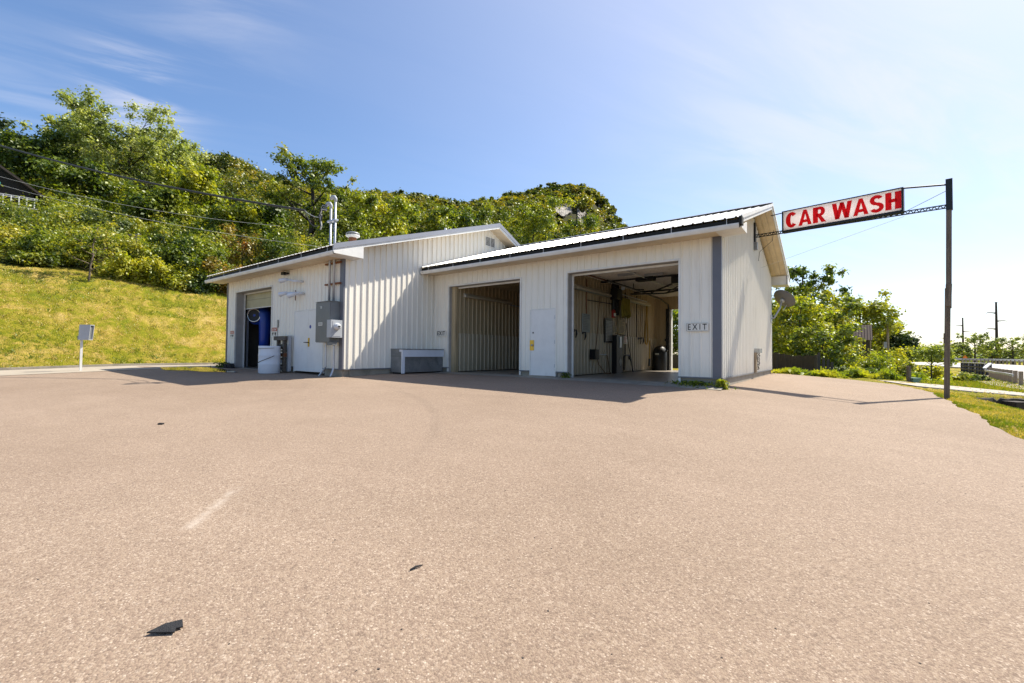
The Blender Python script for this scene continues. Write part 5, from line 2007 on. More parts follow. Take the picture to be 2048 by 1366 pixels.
def clumps(centres, radii, per, size, rng, tint_c, flat=0.8):
    """leaf sprays clustered round the clump centres, thick on the outside of each clump"""
    k = len(centres)
    per = np.asarray(per, int) if np.ndim(per) else np.full(k, int(per))
    idx = np.repeat(np.arange(k), per)
    n = len(idx)
    d = rng.normal(0, 1, (n, 3))
    d /= np.linalg.norm(d, axis=1, keepdims=True)
    r = np.minimum(np.abs(rng.normal(0, 0.62, n)) + 0.15, 1.28)
    off = d * r[:, None] * radii[idx][:, None]
    off[:, 2] *= flat
    C = centres[idx] + off
    V, F = leaf_quads(C, size, rng, out=d)
    tint = np.clip(tint_c[idx] + rng.normal(0, 0.10, n), 0, 1)
    return V, F, np.repeat(tint, 4)


def limb_tree(base, height, spread, rng, trunk_r, n_limb=8, fork=0.35, lean=(0, 0), droop=0.0, sub=4, top_bias=1.0):
    """tapered trunk, limbs and twigs as one skinny mesh; returns the builder and the twig-tip positions"""
    m1 = MB()
    tips = []
    base = np.array(base, float)
    P, R = [], []
    n = 7
    wob = rng.normal(0, 0.03, (n, 2)) * height * 0.35
    for i in range(n):
        t = i / (n - 1)
        P.append(base + np.array((lean[0] * t * height + wob[i, 0] * t, lean[1] * t * height + wob[i, 1] * t, -0.3 + t * height * 0.93)))
        R.append(trunk_r * (1 - 0.85 * t) + 0.012)
    m1.tube(P, R, 8)
    P = np.array(P)
    tips.append(P[-1])
    for k in range(n_limb):
        t0 = fork + (0.92 - fork) * ((k + rng.uniform(0, 0.8)) / n_limb) ** top_bias
        i = t0 * (n - 1)
        i0 = min(int(i), n - 2)
        p0 = P[i0] + (P[i0 + 1] - P[i0]) * (i - i0)
        a = k * 2.4 + rng.uniform(-0.5, 0.5)
        L = spread * (1.05 - 0.55 * abs(t0 - 0.5) * 1.2) * rng.uniform(0.7, 1.12)
        rise = L * rng.uniform(0.35, 0.95) * (0.5 + t0 * 0.7)
        tgt = p0 + np.array((math.cos(a) * L, math.sin(a) * L, rise))
        tgt[2] = min(tgt[2], base[2] + height)
        mid = p0 + (tgt - p0) * 0.5 + np.array((0, 0, -L * 0.08 + rng.uniform(-.05, .1) * L))
        r0 = trunk_r * (1 - 0.8 * t0) * 0.55 + 0.01
        end_ = tgt - np.array((0, 0, droop * L))
        m1.tube([p0, mid, tgt * 0.6 + mid * 0.4, end_], [r0, r0 * 0.65, r0 * 0.4, 0.01], 6)
        tips += [end_, mid * 0.45 + tgt * 0.55]
        for j in range(sub):
            q0 = mid + (tgt - mid) * rng.uniform(-0.3, 0.9)
            dirv = rng.normal(0, 1, 3)
            dirv[2] = abs(dirv[2]) * 0.7
            dirv /= np.linalg.norm(dirv)
            q1 = q0 + dirv * L * rng.uniform(0.25, 0.5)
            q1[2] = min(q1[2], base[2] + height * 1.02)
            m1.tube([q0, (q0 + q1) / 2 + rng.normal(0, 0.04, 3) * L, q1], [r0 * 0.35, r0 * 0.22, 0.006], 5)
            tips.append(q1)
    return m1, np.array(tips)


def mesh_object(name, V, F, tint, material, parent=None):
    me = bpy.data.meshes.new(name)
    set_mesh(me, V - root_loc(parent), F, tint)
    me.materials.append(material)
    o = bpy.data.objects.new(name, me)
    COL.objects.link(o)
    if parent is not None:
        o.parent = parent
    return o


def tree(name, base, height, spread, leaf, label, cat='tree', group=None, seed=1, trunk_r=None, n_limb=9, fork=0.3, leaves=6000, leaf_size=0.2,
         clump_r=None, bark=BARK, lean=(0, 0), extra=30, tint=0.5, tint_var=0.22, sub=4, crown_fill=1.0, low=0.25, top_bias=1.0, flat=0.8):
    rng = np.random.default_rng(seed)
    T = thing(name, tuple(base), label, cat, group)
    trunk_r = trunk_r or height * 0.018
    m1, tips = limb_tree(base, height, spread, rng, trunk_r, n_limb, fork, lean, sub=sub, top_bias=top_bias)
    m1.build('trunk', bark, T, smooth=True)
    base = np.array(base, float)
    cc = [tips]
    if extra:
        # filler clumps inside an uneven egg-shaped crown
        c0 = base + np.array((lean[0] * height * .6, lean[1] * height * .6, height * (low + 1) / 2))
        E = rng.normal(0, 1, (extra, 3))
        E /= np.linalg.norm(E, axis=1, keepdims=True)
        lump = 1 + 0.22 * np.sin(E[:, 0] * 4 + seed) * np.cos(E[:, 1] * 5 + seed * 2)
        rad = rng.uniform(0.45, 0.95, extra) * lump * crown_fill
        E = E * rad[:, None] * np.array((spread, spread, height * (1 - low) / 2))
        cc.append(c0 + E)
    cen = np.concatenate(cc)
    cr = clump_r or spread * 0.28
    rad = cr * rng.uniform(0.6, 1.25, len(cen))
    per = np.maximum((leaves / len(cen) * (rad / cr) ** 2).astype(int), 4)
    tc_ = np.clip(tint + rng.normal(0, tint_var, len(cen)), 0.02, 0.98)
    V, F, tn = clumps(cen, rad, per, leaf_size, rng, tc_, flat)
    o = mesh_object('crown', V, F, tn, leaf, T)
    return T


def ground_at(px, d):
    q_ = ground_xy(px, d)
    return (q_[0], q_[1], float(land((px - CXP) / FPX, d)))


def tree_px(name, px, d, ytop, wpx, leaf, label, ybase=None, **kw):
    """a tree standing on the land at photo column px, distance d, reaching the given row"""
    b = ground_at(px, d)
    zt_ = float(at(px, ytop, d)[2])
    h = max(zt_ - b[2], 0.35)
    return tree(name, b, h, wpx / 2 * d / FPX, leaf, label, **kw)


# --- trees and shrubs of the wooded slope on the left
WS = 'trees of the wooded slope'
tree_px('tall_tree', 250, 52, 238, 230, LEAF_PALE, 'tallest silvery-green tree rising above the woods at left', seed=11, leaves=34800, leaf_size=0.200, n_limb=24, fork=0.25,
        extra=10, clump_r=0.85, tint=0.55, sub=8, low=0.3, group=WS, crown_fill=0.85)
tree_px('tall_tree', 165, 54, 212, 95, LEAF_PALE, 'narrow leaning silvery tree forming the highest left tip of the woods', seed=12, leaves=9000, leaf_size=0.25, n_limb=14,
        fork=0.35, extra=4, clump_r=0.75, tint=0.6, sub=5, low=0.4, lean=(-0.10, -0.07), group=WS)
tree_px('walnut_tree', 618, 46, 290, 150, LEAF_OLIVE, 'open-limbed dark-forked tree standing against the sky behind the left roof', seed=23, leaves=8500, leaf_size=0.20, n_limb=13, fork=0.38,
        extra=4, clump_r=0.65, tint=0.4, sub=5, low=0.5, trunk_r=0.42, group=WS, top_bias=0.9)
tree_px('poplar_tree', 372, 47, 330, 110, LEAF_YEL, 'bright yellow-green dense tree right of the tall silvery one', seed=31, leaves=13050, leaf_size=0.224, extra=45, clump_r=0.9, tint=0.45, group=WS, low=0.1)
tree_px('poplar_tree', 310, 44, 385, 100, LEAF_GREEN, 'fresh green tree below the tall silvery crown', seed=32, leaves=11600, leaf_size=0.216, extra=40, clump_r=0.9, tint=0.55, group=WS, low=0.1)
tree_px('slope_tree', 60, 47, 262, 120, LEAF_GREEN, 'dark green layered tree behind the brown house', seed=33, leaves=12325, leaf_size=0.224, extra=40, clump_r=1.0, tint=0.35, group=WS, low=0.15)
tree_px('slope_tree', -30, 48, 235, 130, LEAF_DARK, 'blue-green conifer-dark tree at the left picture edge', seed=34, leaves=10875, leaf_size=0.224, extra=34, clump_r=1.0, tint=0.6, group=WS, low=0.15)
tree_px('slope_tree', 150, 44, 335, 130, LEAF_GREEN, 'mid green tree between the brown house and tall silvery tree', seed=35, leaves=12325, leaf_size=0.216, extra=42, clump_r=0.95, tint=0.45, group=WS, low=0.08)
tree_px('slope_tree', 450, 43, 425, 110, LEAF_YEL, 'golden-green rounded tree above the lawn corner', seed=36, leaves=11600, leaf_size=0.208, extra=42, clump_r=0.85, tint=0.4, group=WS, low=0.05)
tree_px('slope_tree', 520, 50, 395, 100, LEAF_GREEN, 'deep green tree left of the open-limbed dark-forked tree', seed=37, leaves=10150, leaf_size=0.224, extra=36, clump_r=0.95, tint=0.35, group=WS, low=0.05)
tree_px('slope_tree', 690, 44, 392, 120, LEAF_OLIVE, 'olive tree just behind the service mast', seed=38, leaves=13050, leaf_size=0.208, extra=42, clump_r=0.9, tint=0.55, group=WS, low=0.05)
tree_px('slope_tree', 765, 50, 395, 110, LEAF_YEL, 'bright yellow-green tree right of the service mast', seed=39, leaves=13775, leaf_size=0.216, extra=44, clump_r=0.9, tint=0.45, group=WS, low=0.05)
tree_px('slope_tree', 860, 58, 415, 100, LEAF_GREEN, 'green tree above the middle of the left wing roof', seed=40, leaves=10875, leaf_size=0.240, extra=36, clump_r=1.0, tint=0.5, group=WS, low=0.05)
tree_px('slope_tree', 935, 62, 400, 105, LEAF_GREEN, 'dark green tree above the left wing ridge', seed=41, leaves=10875, leaf_size=0.256, extra=36, clump_r=1.1, tint=0.3, group=WS, low=0.05)
tree_px('broad_tree', 1065, 74, 393, 130, LEAF_YEL, 'broad sunlit yellow-green tree in the valley between the two roofs', seed=42, leaves=21750, leaf_size=0.216, extra=60, clump_r=1.2, tint=0.35, group=WS, low=0.05)
tree_px('slope_tree', 1160, 85, 430, 90, LEAF_GREEN, 'mid green tree below the rocky bluff', seed=43, leaves=9425, leaf_size=0.320, extra=34, clump_r=1.4, tint=0.5, group=WS, low=0.05)
# bare-stemmed sapling at the lawn edge
tree_px('sapling', 172, 25.5, 430, 90, LEAF_OLIVE, 'thin pale-stemmed sapling on the upper edge of the lawn', cat='sapling', seed=51, leaves=1300, leaf_size=0.10, n_limb=12, fork=0.22,
        extra=3, clump_r=0.35, tint=0.7, bark=BARKP, trunk_r=0.042, sub=2, low=0.5, lean=(0.04, 0.07))
# shrubs along the lawn's upper edge
SHR = [(20, 28, 455, 130, LEAF_OLIVE, .65, 'olive shrub mass filling the left edge above the lawn'),
       (95, 27.5, 470, 110, LEAF_YEL, .35, 'yellowing shrub below the brown house'),
       (235, 29.5, 470, 100, LEAF_GREEN, .75, 'light green shrub right of the pale-stemmed sapling'),
       (300, 30, 490, 90, LEAF_OLIVE, .5, 'olive shrub in the middle of the lawn edge'),
       (265, 38, 440, 80, LEAF_GREEN, .98, 'vivid fresh-green bush under the tall silvery tree'),
       (355, 31, 470, 90, LEAF_GREEN, .35, 'dark green shrub above the right half of the lawn'),
       (410, 32, 480, 90, LEAF_YEL, .3, 'yellow-green shrub near the building corner'),
       (480, 36, 455, 95, LEAF_RUST, .45, 'reddish-brown shrub behind the left wing eave'),
       (540, 37, 470, 90, LEAF_GREEN, .3, 'shadowy green shrub behind the left wing roof'),
       (600, 37, 462, 95, LEAF_OLIVE, .5, 'olive shrub between the red shrub and service mast'),
       (140, 33, 430, 110, LEAF_OLIVE, .5, 'tall olive shrub right of the brown house'),
       (200, 34, 425, 95, LEAF_DARK, .9, 'deep shaded shrub left of the vivid fresh-green bush'),
       (440, 31.5, 520, 80, LEAF_RUST, .35, 'low rusty shrub by the far building corner'),
       (340, 29, 530, 80, LEAF_YEL, .55, 'low yellow bramble right on the lawn edge'),
       (255, 28, 520, 80, LEAF_YEL, .6, 'low golden bramble right of the sapling foot'),
       (60, 26.4, 525, 90, LEAF_OLIVE, .4, 'low olive bramble left of the sapling'),
       (395, 30, 525, 70, LEAF_GREEN, .3, 'low dark bramble near the building corner')]
for i, (px, d, yt, wp, lf, ti, lab) in enumerate(SHR):
    tree_px('shrub', px, d, yt, wp * 1.05, lf, lab, cat='shrub', group='shrubs along the top of the lawn', seed=60 + i, leaves=7500, leaf_size=0.12, n_limb=8, fork=0.02,
            extra=46, clump_r=wp * d / FPX * 0.15, tint=ti, tint_var=.26, trunk_r=0.06, low=-0.12, sub=2, flat=0.9, crown_fill=1.05)


# --- thicket on the slope between shrubs and trees, and the far hillside woods (uncountable)
def woods(name, pts, leaf, seed, kind='stuff', label=None):
    """pts: x, y, z, height, radius, sprays, spray size, tint; every crown a heap of clumps"""
    rng = np.random.default_rng(seed)
    Vs, Fs, Ts, off = [], [], [], 0
    for x, y, z, h, r, n, sz, ti in pts:
        k = max(6, int(n / 22))
        E = rng.normal(0, 1, (k, 3))
        E /= np.linalg.norm(E, axis=1, keepdims=True)
        E[:, 2] = np.abs(E[:, 2]) * 1.0 - 0.25
        E *= rng.uniform(0.55, 1.0, k)[:, None]
        cen = np.array((x, y, z + h * 0.52)) + E * np.array((r, r, h * 0.48))
        tcx = np.clip(ti + rng.normal(0, 0.13, k), 0.02, 0.98)
        V, F, T = clumps(cen, r * 0.36 * rng.uniform(0.7, 1.3, k), max(3, n // k), sz, rng, tcx)
        Vs.append(V)
        Fs.append(F + off)
        Ts.append(T)
        off += len(V)
    o = mesh_object(name, np.concatenate(Vs), np.concatenate(Fs), np.concatenate(Ts), leaf)
    return props(o, label, None, None, kind)


def scatter_woods(d0, d1, n, px0, px1, hr, rr_, sprays, szf, seed, tint0=0.45, roofcull=True):
    rng = np.random.default_rng(seed)
    out, tries = [], 0
    while len(out) < n and tries < n * 40:
        tries += 1
        px = rng.uniform(px0, px1)
        dmax = float(np.interp(px, CREST[:, 0], CREST[:, 1])) + 6
        d = math.sqrt(rng.uniform(d0 * d0, min(d1, dmax) ** 2)) if d0 < min(d1, dmax) else None
        if d is None or px > 1262:
            continue
        x, y = ground_xy(px, d)
        if x > -38:
            continue
        z = float(land((px - CXP) / FPX, d))
        h = rng.uniform(*hr)
        r = rng.uniform(*rr_)
        p = np.array((x, y, z + h)) - CPOS
        dd = p @ CF
        ty = CYP - FPX * (p @ CU) / dd
        if (1096 < px < 1150 and ty < 434 and d < 250) or (1150 < px < 1178 and ty < 452 and d < 235) or (1192 < px < 1216 and ty < 434 and d < 250):
            continue
        lim = 560 if px < 450 else (540 if px < 700 else 505)
        if ty > lim:
            continue
        clumpy = 0.5 + 0.5 * math.sin(x * 0.13 + 2 * math.cos(y * 0.07))
        ti = tint0 + 0.26 * (clumpy - 0.5) + rng.normal(0, 0.17)
        out.append((x, y, z - 0.3, h, r, int(sprays), szf * d / 60, float(np.clip(ti, 0.05, 0.95))))
    return out


woods('slope_thicket', scatter_woods(29, 60, 190, -120, 720, (2.5, 4.8), (1.6, 2.6), 600, 0.21, 5, 0.45), LEAF_OLIVE, 6,
      label='tangled undergrowth on the slope between lawn and tall trees')
woods('hillside_woods', scatter_woods(100, 226, 170, 1085, 1262, (5.5, 8), (2.4, 3.8), 260, 0.23, 10, 0.5) + scatter_woods(56, 130, 330, -160, 1262, (6, 10), (2.6, 4.0), 560, 0.23, 7, 0.45) +
      scatter_woods(120, 310, 950, 380, 1262, (6.5, 10), (3.0, 4.8), 260, 0.23, 8, 0.42), LEAF_FAR, 9, label='mixed woods covering the hillside up to the ridge')
# skyline trees standing a little proud of the ridge
ridge = []
rngk = np.random.default_rng(17)
for px in np.arange(385, 1256, 9):
    dcr = float(np.interp(px, CREST[:, 0], CREST[:, 1]))
    d = dcr - rngk.uniform(0, 8)
    x, y = ground_xy(px, d)
    ridge.append((x, y, float(land((px - CXP) / FPX, d)), rngk.uniform(5.5, 10.5), rngk.uniform(2.2, 4.2), 240, 0.28 * d / 60, float(rngk.uniform(.2, .65))))
woods('ridge_woods', ridge, LEAF_FAR, 18, label='uneven line of treetops along the ridge')

# rock faces on the bluff
def cliff(px0, px1, y0, y1, d, label, seed):
    rng = np.random.default_rng(seed)
    nx, nz = 34, 26
    col_ = np.cumsum(rng.normal(0, 0.7, nx))
    col_ -= np.linspace(0, col_[-1], nx)
    row_ = np.where(rng.uniform(0, 1, nz) < 0.3, rng.uniform(0.6, 1.8, nz), 0.0)
    vs, fs = [], []
    for j in range(nz):
        for i in range(nx):
            px = px0 + (px1 - px0) * (i + rng.uniform(-.3, .3)) / (nx - 1)
            yy = y0 + (y1 - y0) * (j + rng.uniform(-.3, .3)) / (nz - 1) + 4 * math.sin(i * 0.25 + seed)
            edge = min(i, nx - 1 - i, j, nz - 1 - j)
            dd = d + (7 if edge == 0 else 2.0 if edge == 1 else 0) + col_[i] + row_[j] + rng.normal(0, 0.35) - j * 0.12
            s_px = (px - CXP) / FPX
            ts_ = np.linspace(100, 330, 116)
            hit_ = (CAMZ + (CF[2] + CR[2] * s_px - CU[2] * (yy - CYP) / FPX) * ts_) < land(np.full(116, s_px), ts_)
            hi_ = float(ts_[np.argmax(hit_)]) if hit_.any() else 330.0
            dd = min(hi_, d + 60) + (dd - d) - (1.5 if edge > 1 else 0)
            vs.append(tuple(at(px, yy, dd)))
    for j in range(nz - 1):
        for i in range(nx - 1):
            fs.append((j * nx + i, (j + 1) * nx + i, (j + 1) * nx + i + 1, j * nx + i + 1))
    m1 = MB()
    m1.add(vs, fs)
    m1.build('rock_face', ROCK, label=label, cat='cliff', group='limestone cliffs of the bluff')


cliff(1102, 1144, 378, 432, 226, 'larger pale limestone cliff high on the wooded bluff', 3)
cliff(1154, 1176, 420, 462, 220, 'small limestone outcrop lower right on the bluff', 4)
cliff(1196, 1214, 404, 442, 230, 'narrow rock face at the right shoulder of the bluff', 6)

# --- brown house on the left slope
hb = ground_at(0, 40)
hz = float(at(20, 425, 40)[2])
Hh = thing('hillside_house', (hb[0], hb[1], hz), 'dark brown gabled house with pale railing half hidden on the left slope', 'house')
hr_ = np.array((RH[0], RH[1], 0.0))
hf = np.array((FH[0], FH[1], 0.0))
hr2 = hr_ * 0.74 + hf * 0.67
hf2 = np.array((-hr2[1], hr2[0], 0.0))


def hp(a, b_, c):
    """house frame: a to the right, b away, c up, from the porch corner near column 62"""
    return np.array((at(66, 425, 40)[0], at(66, 425, 40)[1], hz)) + hr2 * a + hf2 * b_ + np.array((0, 0, c))


W_ = 9.0
mb = MB()
mb.add([hp(-W_, 0, -3), hp(0, 0, -3), hp(0, 0, 2.0), hp(-W_ / 2, 0, 5.4), hp(-W_, 0, 2.0)], [(0, 1, 2, 3, 4)])
mb.quad(hp(0, 0, -3), hp(0, 7, -3), hp(0, 7, 2.0), hp(0, 0, 2.0))
mb.build('wall', HOUSEW, Hh)
mb = MB()
for s, a0, a1, z0_, z1_ in ((1, 1.1, -W_ / 2, 1.2, 5.5), (-1, -W_ - 1.1, -W_ / 2, 1.2, 5.5)):
    mb.quad(hp(a0, -0.9, z0_), hp(a0, 8, z0_), hp(a1, 8, z1_), hp(a1, -0.9, z1_))
    mb.quad(hp(a0, -0.9, z0_ - .2), hp(a1, -0.9, z1_ - .2), hp(a1, -0.9, z1_), hp(a0, -0.9, z0_))
    mb.quad(hp(a0, -0.9, z0_ - .2), hp(a0, 8, z0_ - .2), hp(a1, 8, z1_ - .2), hp(a1, -0.9, z1_ - .2))
mb.build('roof', mat('brown_shingle', (0.06, 0.045, 0.036), 0.85, var=0.3, scale=6), Hh)
mb = MB()
for z in (0.95, 0.82):
    mb.bar(hp(-W_, -1.4, z), hp(0.4, -1.4, z), 0.06, 0.05)
mb.bar(hp(-W_, -1.4, 0.05), hp(0.4, -1.4, 0.05), 0.06, 0.05)
x = -W_
while x < 0.4:
    mb.bar(hp(x, -1.4, 0.0), hp(x, -1.4, 0.9), 0.07, 0.07)
    x += 0.46
mb.build('railing', TRIMW, Hh)
mb = MB()
mb.bar(hp(-W_, -0.7, -0.1), hp(0.5, -0.7, -0.1), 1.6, 0.16)
mb.bar(hp(0.4, -1.3, -3), hp(0.4, -1.3, 0), 0.14, 0.14)
mb.build('deck', PALW, Hh)
mb = MB()
mb.box(*(hp(-1.25, -0.02, 0.0) - 0.001), *(hp(-1.2, 0.0, 0.01)))
Um = thing('patio_umbrella', tuple(hp(-2.6, -1.1, 0)), 'closed-in teal patio umbrella on the house deck', 'umbrella')
mb = MB()
mb.tube([hp(-2.6, -1.1, 0), hp(-2.6, -1.1, 2.25)], 0.025, 6)
mb.build('pole', TRIMW, Um)
mb = MB()
mb.lathe([(0.0, 0.25), (0.45, 0.10), (0.75, -0.02), (0.74, -0.18), (0.72, -0.18)], tuple(hp(-2.6, -1.1, 2.0)), n=16)
mb.build('canopy', TEAL, Um)
# little roof half lost in the bushes
q = at(262, 470, 35)
Sh = thing('small_shed', tuple(q - np.array((0, 0, 1.5))), 'tiny shed roof half lost in the bushes above the lawn', 'shed')
mb = MB()
mb.obox(q, hr_, hf * 0.9 + np.array((0, 0, 0.35)), np.array((0, 0, 1.0)), 0.42, 0.5, 0.03)
mb.build('roof', FENCEW, Sh)
mb = MB()
mb.obox(q - np.array((0, 0, 0.8)) + hf * 0.1, hr_, hf, (0, 0, 1), 0.36, 0.4, 0.75)
mb.build('wall', HOUSEW, Sh)

# ------------------------------------------------------------------ right-hand background
# fence behind the lot
Fn = thing('board_fence', ground_at(1585, 20.8), 'dark weathered board fence behind the car wash driveway', 'fence')
rngf = random.Random(6)
fa, fb = np.array(ground_xy(1330, 27)), np.array(ground_xy(1632, 19.6))
nb = 74
mb = MB()
for i in range(nb):
    t = i / (nb - 1)
    p = fa + (fb - fa) * t
    d_ = (fb - fa) / np.linalg.norm(fb - fa)
    h = 0.94 + rngf.uniform(-0.04, 0.04) - 0.05 * math.sin(i * 0.3)
    z = -0.22 + 0.03 * t
    tl = rngf.uniform(-0.02, 0.02)
    mb.obox((p[0], p[1], z + h / 2), (d_[0], d_[1], tl), (-d_[1], d_[0], 0), (-tl * d_[0], -tl * d_[1], 1), 0.062, 0.012, h / 2)
mb.build('boards', FENCEW, Fn)
mb = MB()
for z in (0.05, 0.5):
    mb.bar((*fa, z), (*fb, z), 0.05, 0.09)
mb.build('rail', FENCEW, Fn)
for i in range(6):
    p = fa + (fb - fa) * i / 5
    mb = MB()
    mb.bar((p[0], p[1], -0.4), (p[0], p[1], 0.76), 0.11, 0.11)
    mb.build('post', FENCEW, Fn)
Pk = thing('picket_fence', ground_at(1648, 19.9), 'short stretch of loose dark pickets right of the board fence', 'fence')
for i, px in enumerate((1637, 1646, 1655, 1663)):
    q = ground_at(px, 19.9)
    h = (0.95, 0.72, 0.68, 0.55)[i]
    mb = MB()
    mb.bar((q[0], q[1], q[2] - 0.1), (q[0] + 0.02, q[1], q[2] + h), 0.11, 0.04, up=(FH[0], FH[1], 0))
    mb.build('picket', FENCEW, Pk)
mb = MB()
a, b_ = ground_at(1630, 20), ground_at(1668, 20)
mb.bar((a[0], a[1], a[2] + 0.4), (b_[0], b_[1], b_[2] + 0.35), 0.03, 0.07)
mb.build('rail', FENCEW, Pk)

# barn with rusty roof
bd = 46.0
bb = ground_at(1716, bd)
Ba = thing('old_shed', bb, 'small weathered shed with rusty tin roof among the bushes', 'shed')
zr, ze_ = float(at(1716, 650, bd)[2]), float(at(1716, 681, bd)[2])
br = hr_ * 0.79 - hf * 0.61
bf = np.array((-br[1], br[0], 0))
bo = np.array(bb)


def bp(a, b_, z):
    p_ = bo + br * a + bf * b_
    return np.array((p_[0], p_[1], z))


mb = MB()
Lx = 1.15
ribbed(mb, bp(0, -1.3, ze_), br, np.array((0, 0, 1.0)), -2.6, Lx, 0, math.hypot(1.6, zr - ze_), V=(bf * 1.6 + np.array((0, 0, zr - ze_))) / math.hypot(1.6, zr - ze_))
mb.quad(bp(-2.6, 0.3, zr), bp(Lx, 0.3, zr), bp(Lx, 1.9, ze_), bp(-2.6, 1.9, ze_))
mb.build('roof', RUSTROOF, Ba)
mb = MB()
mb.quad(bp(-2.4, -1.05, bb[2] - .3), bp(0.95, -1.05, bb[2] - .3), bp(0.95, -1.05, ze_ + .1), bp(-2.4, -1.05, ze_ + .1))
mb.add([bp(0.95, -1.05, bb[2] - .3), bp(0.95, 1.7, bb[2] - .3), bp(0.95, 1.7, ze_), bp(0.95, 0.3, zr - .05), bp(0.95, -1.05, ze_ + .1)], [(0, 1, 2, 3, 4)])
mb.build('wall', FENCEW, Ba)
mb = MB()
mb.bar(bp(1.0, -1.2, bb[2] - .3), bp(1.0, -1.2, ze_ + 0.05), 0.1, 0.1)
mb.build('corner_post', POSTW, Ba)
q = ground_at(1776, 50)
Up = thing('utility_pole', q, 'short pale utility pole with side bracket beside the rusty shed', 'utility pole')
mb = MB()
mb.tube([q, (q[0], q[1], float(at(1776, 648, 50)[2]))], [0.14, 0.11], 8)
mb.build('pole', POSTW, Up)
mb = MB()
zq = float(at(1770, 690, 50)[2])
mb.obox((q[0] - hr_[0] * 0.35, q[1] - hr_[1] * 0.35, zq), hr_, hf, (0, 0, 1), 0.16, 0.10, 0.35)
mb.build('transformer_box', STEELD, Up)

RT_ = 'trees right of the car wash'
tree_px('tall_tree', 1605, 44, 528, 150, LEAF_GREEN, 'tallest dark green tree directly behind the dish', seed=81, leaves=9500, leaf_size=0.20, n_limb=16, fork=0.2, extra=30, clump_r=0.5, tint=0.35, group=RT_, low=0.2, sub=5)
tree_px('yellow_tree', 1600, 31, 594, 135, LEAF_YEL, 'golden-yellow leafy tree beside the satellite dish', seed=82, leaves=9500, leaf_size=0.15, extra=60, clump_r=0.55, tint=0.55, group=RT_, low=0.05, n_limb=10, fork=0.15)
tree_px('leafy_tree', 1655, 34, 582, 95, LEAF_OLIVE, 'rounded olive-green tree right of the golden one', seed=83, leaves=9000, leaf_size=0.17, extra=52, clump_r=0.55, tint=0.6, group=RT_, low=0.05, n_limb=10, fork=0.15)
tree_px('leafy_tree', 1722, 54, 582, 120, LEAF_GREEN, 'light green tree behind the rusty shed', seed=84, leaves=8500, leaf_size=0.26, extra=40, clump_r=0.85, tint=0.75, group=RT_, low=0.1, n_limb=10, fork=0.15)
tree_px('leafy_tree', 1645, 27, 655, 120, LEAF_OLIVE, 'low spreading tree over the fence end', seed=85, leaves=7000, leaf_size=0.13, extra=48, clump_r=0.42, tint=0.5, group=RT_, low=0.0, n_limb=9, fork=0.1)
tree_px('leafy_tree', 1762, 58, 640, 60, LEAF_GREEN, 'slim tree just left of the pale utility pole', seed=86, leaves=3500, leaf_size=0.24, extra=22, clump_r=0.6, tint=0.7, group=RT_, low=0.0)
tree_px('leafy_tree', 1785, 66, 645, 40, LEAF_GREEN, 'small tree right of the pale utility pole', seed=87, leaves=2500, leaf_size=0.26, extra=16, clump_r=0.6, tint=0.7, group=RT_, low=0.0)
tree_px('round_evergreen', 1803, 52, 670, 62, LEAF_DARK, 'round blackish evergreen past the utility pole', cat='evergreen', seed=88, leaves=6500, leaf_size=0.2, extra=70, clump_r=0.55, tint=0.35, low=0.0, crown_fill=0.9, tint_var=0.1)
tree_px('small_tree', 1862, 26, 688, 60, LEAF_VALLEY, 'small umbrella-shaped tree just left of the sign pole', seed=89, leaves=1500, leaf_size=0.11, n_limb=9, fork=0.55, extra=9, clump_r=0.3, tint=0.6, low=0.6, trunk_r=0.035, sub=2)
tree_px('leafy_tree', 1545, 36, 610, 90, LEAF_OLIVE, 'leafy tree half hidden behind the gable corner', seed=90, leaves=5500, leaf_size=0.18, extra=36, clump_r=0.55, tint=0.6, group=RT_, low=0.0)
tree_px('leafy_tree', 1340, 33, 610, 120, LEAF_GREEN, 'dark leafy tree seen through the rear door of the right bay', seed=91, leaves=6500, leaf_size=0.17, extra=50, clump_r=0.6, tint=0.4, group=RT_, low=0.0)
tree_px('leafy_tree', 1440, 36, 600, 120, LEAF_OLIVE, 'leafy tree hidden behind the right gable wing', seed=92, leaves=5000, leaf_size=0.2, extra=40, clump_r=0.6, tint=0.4, group=RT_, low=0.0)
SR = [(1700, 25, 722, 70, LEAF_GREEN, .55, 'round green bush right of the pickets'), (1745, 24, 712, 80, LEAF_YEL, .35, 'yellow-green mounded bush below the rusty shed'),
      (1790, 25, 722, 60, LEAF_OLIVE, .7, 'pale olive bush left of the green utility box'), (1680, 21.5, 738, 45, LEAF_DARK, .9, 'low dark bush at the lot corner'),
      (1765, 34, 698, 80, LEAF_YEL, .5, 'bright bush under the round evergreen'), (1722, 21.5, 745, 50, LEAF_GREEN, .5, 'low green bush at the edge of the lot'),
      (1845, 28, 734, 60, LEAF_YEL, .7, 'golden weed clump behind the green utility box'), (1918, 27, 758, 40, LEAF_YEL, .5, 'golden weed clump right of the sign pole'),
      (1950, 27, 763, 38, LEAF_VALLEY, .3, 'grey-green weed clump below the dark bridge posts'), (1872, 30, 748, 50, LEAF_YEL, .6, 'golden weed clump left of the sign pole')]
for i, (px, d, yt, wp, lf, ti, lab) in enumerate(SR):
    tree_px('bush', px, d, yt, wp * 1.1, lf, lab, cat='bush', group='bushes between lot and road', seed=120 + i, leaves=3200, leaf_size=0.09 * d / 24, n_limb=6, fork=0.02,
            extra=40, clump_r=wp * d / FPX * 0.16, tint=ti, tint_var=.22, trunk_r=0.03, low=-0.1, sub=1, flat=0.85)
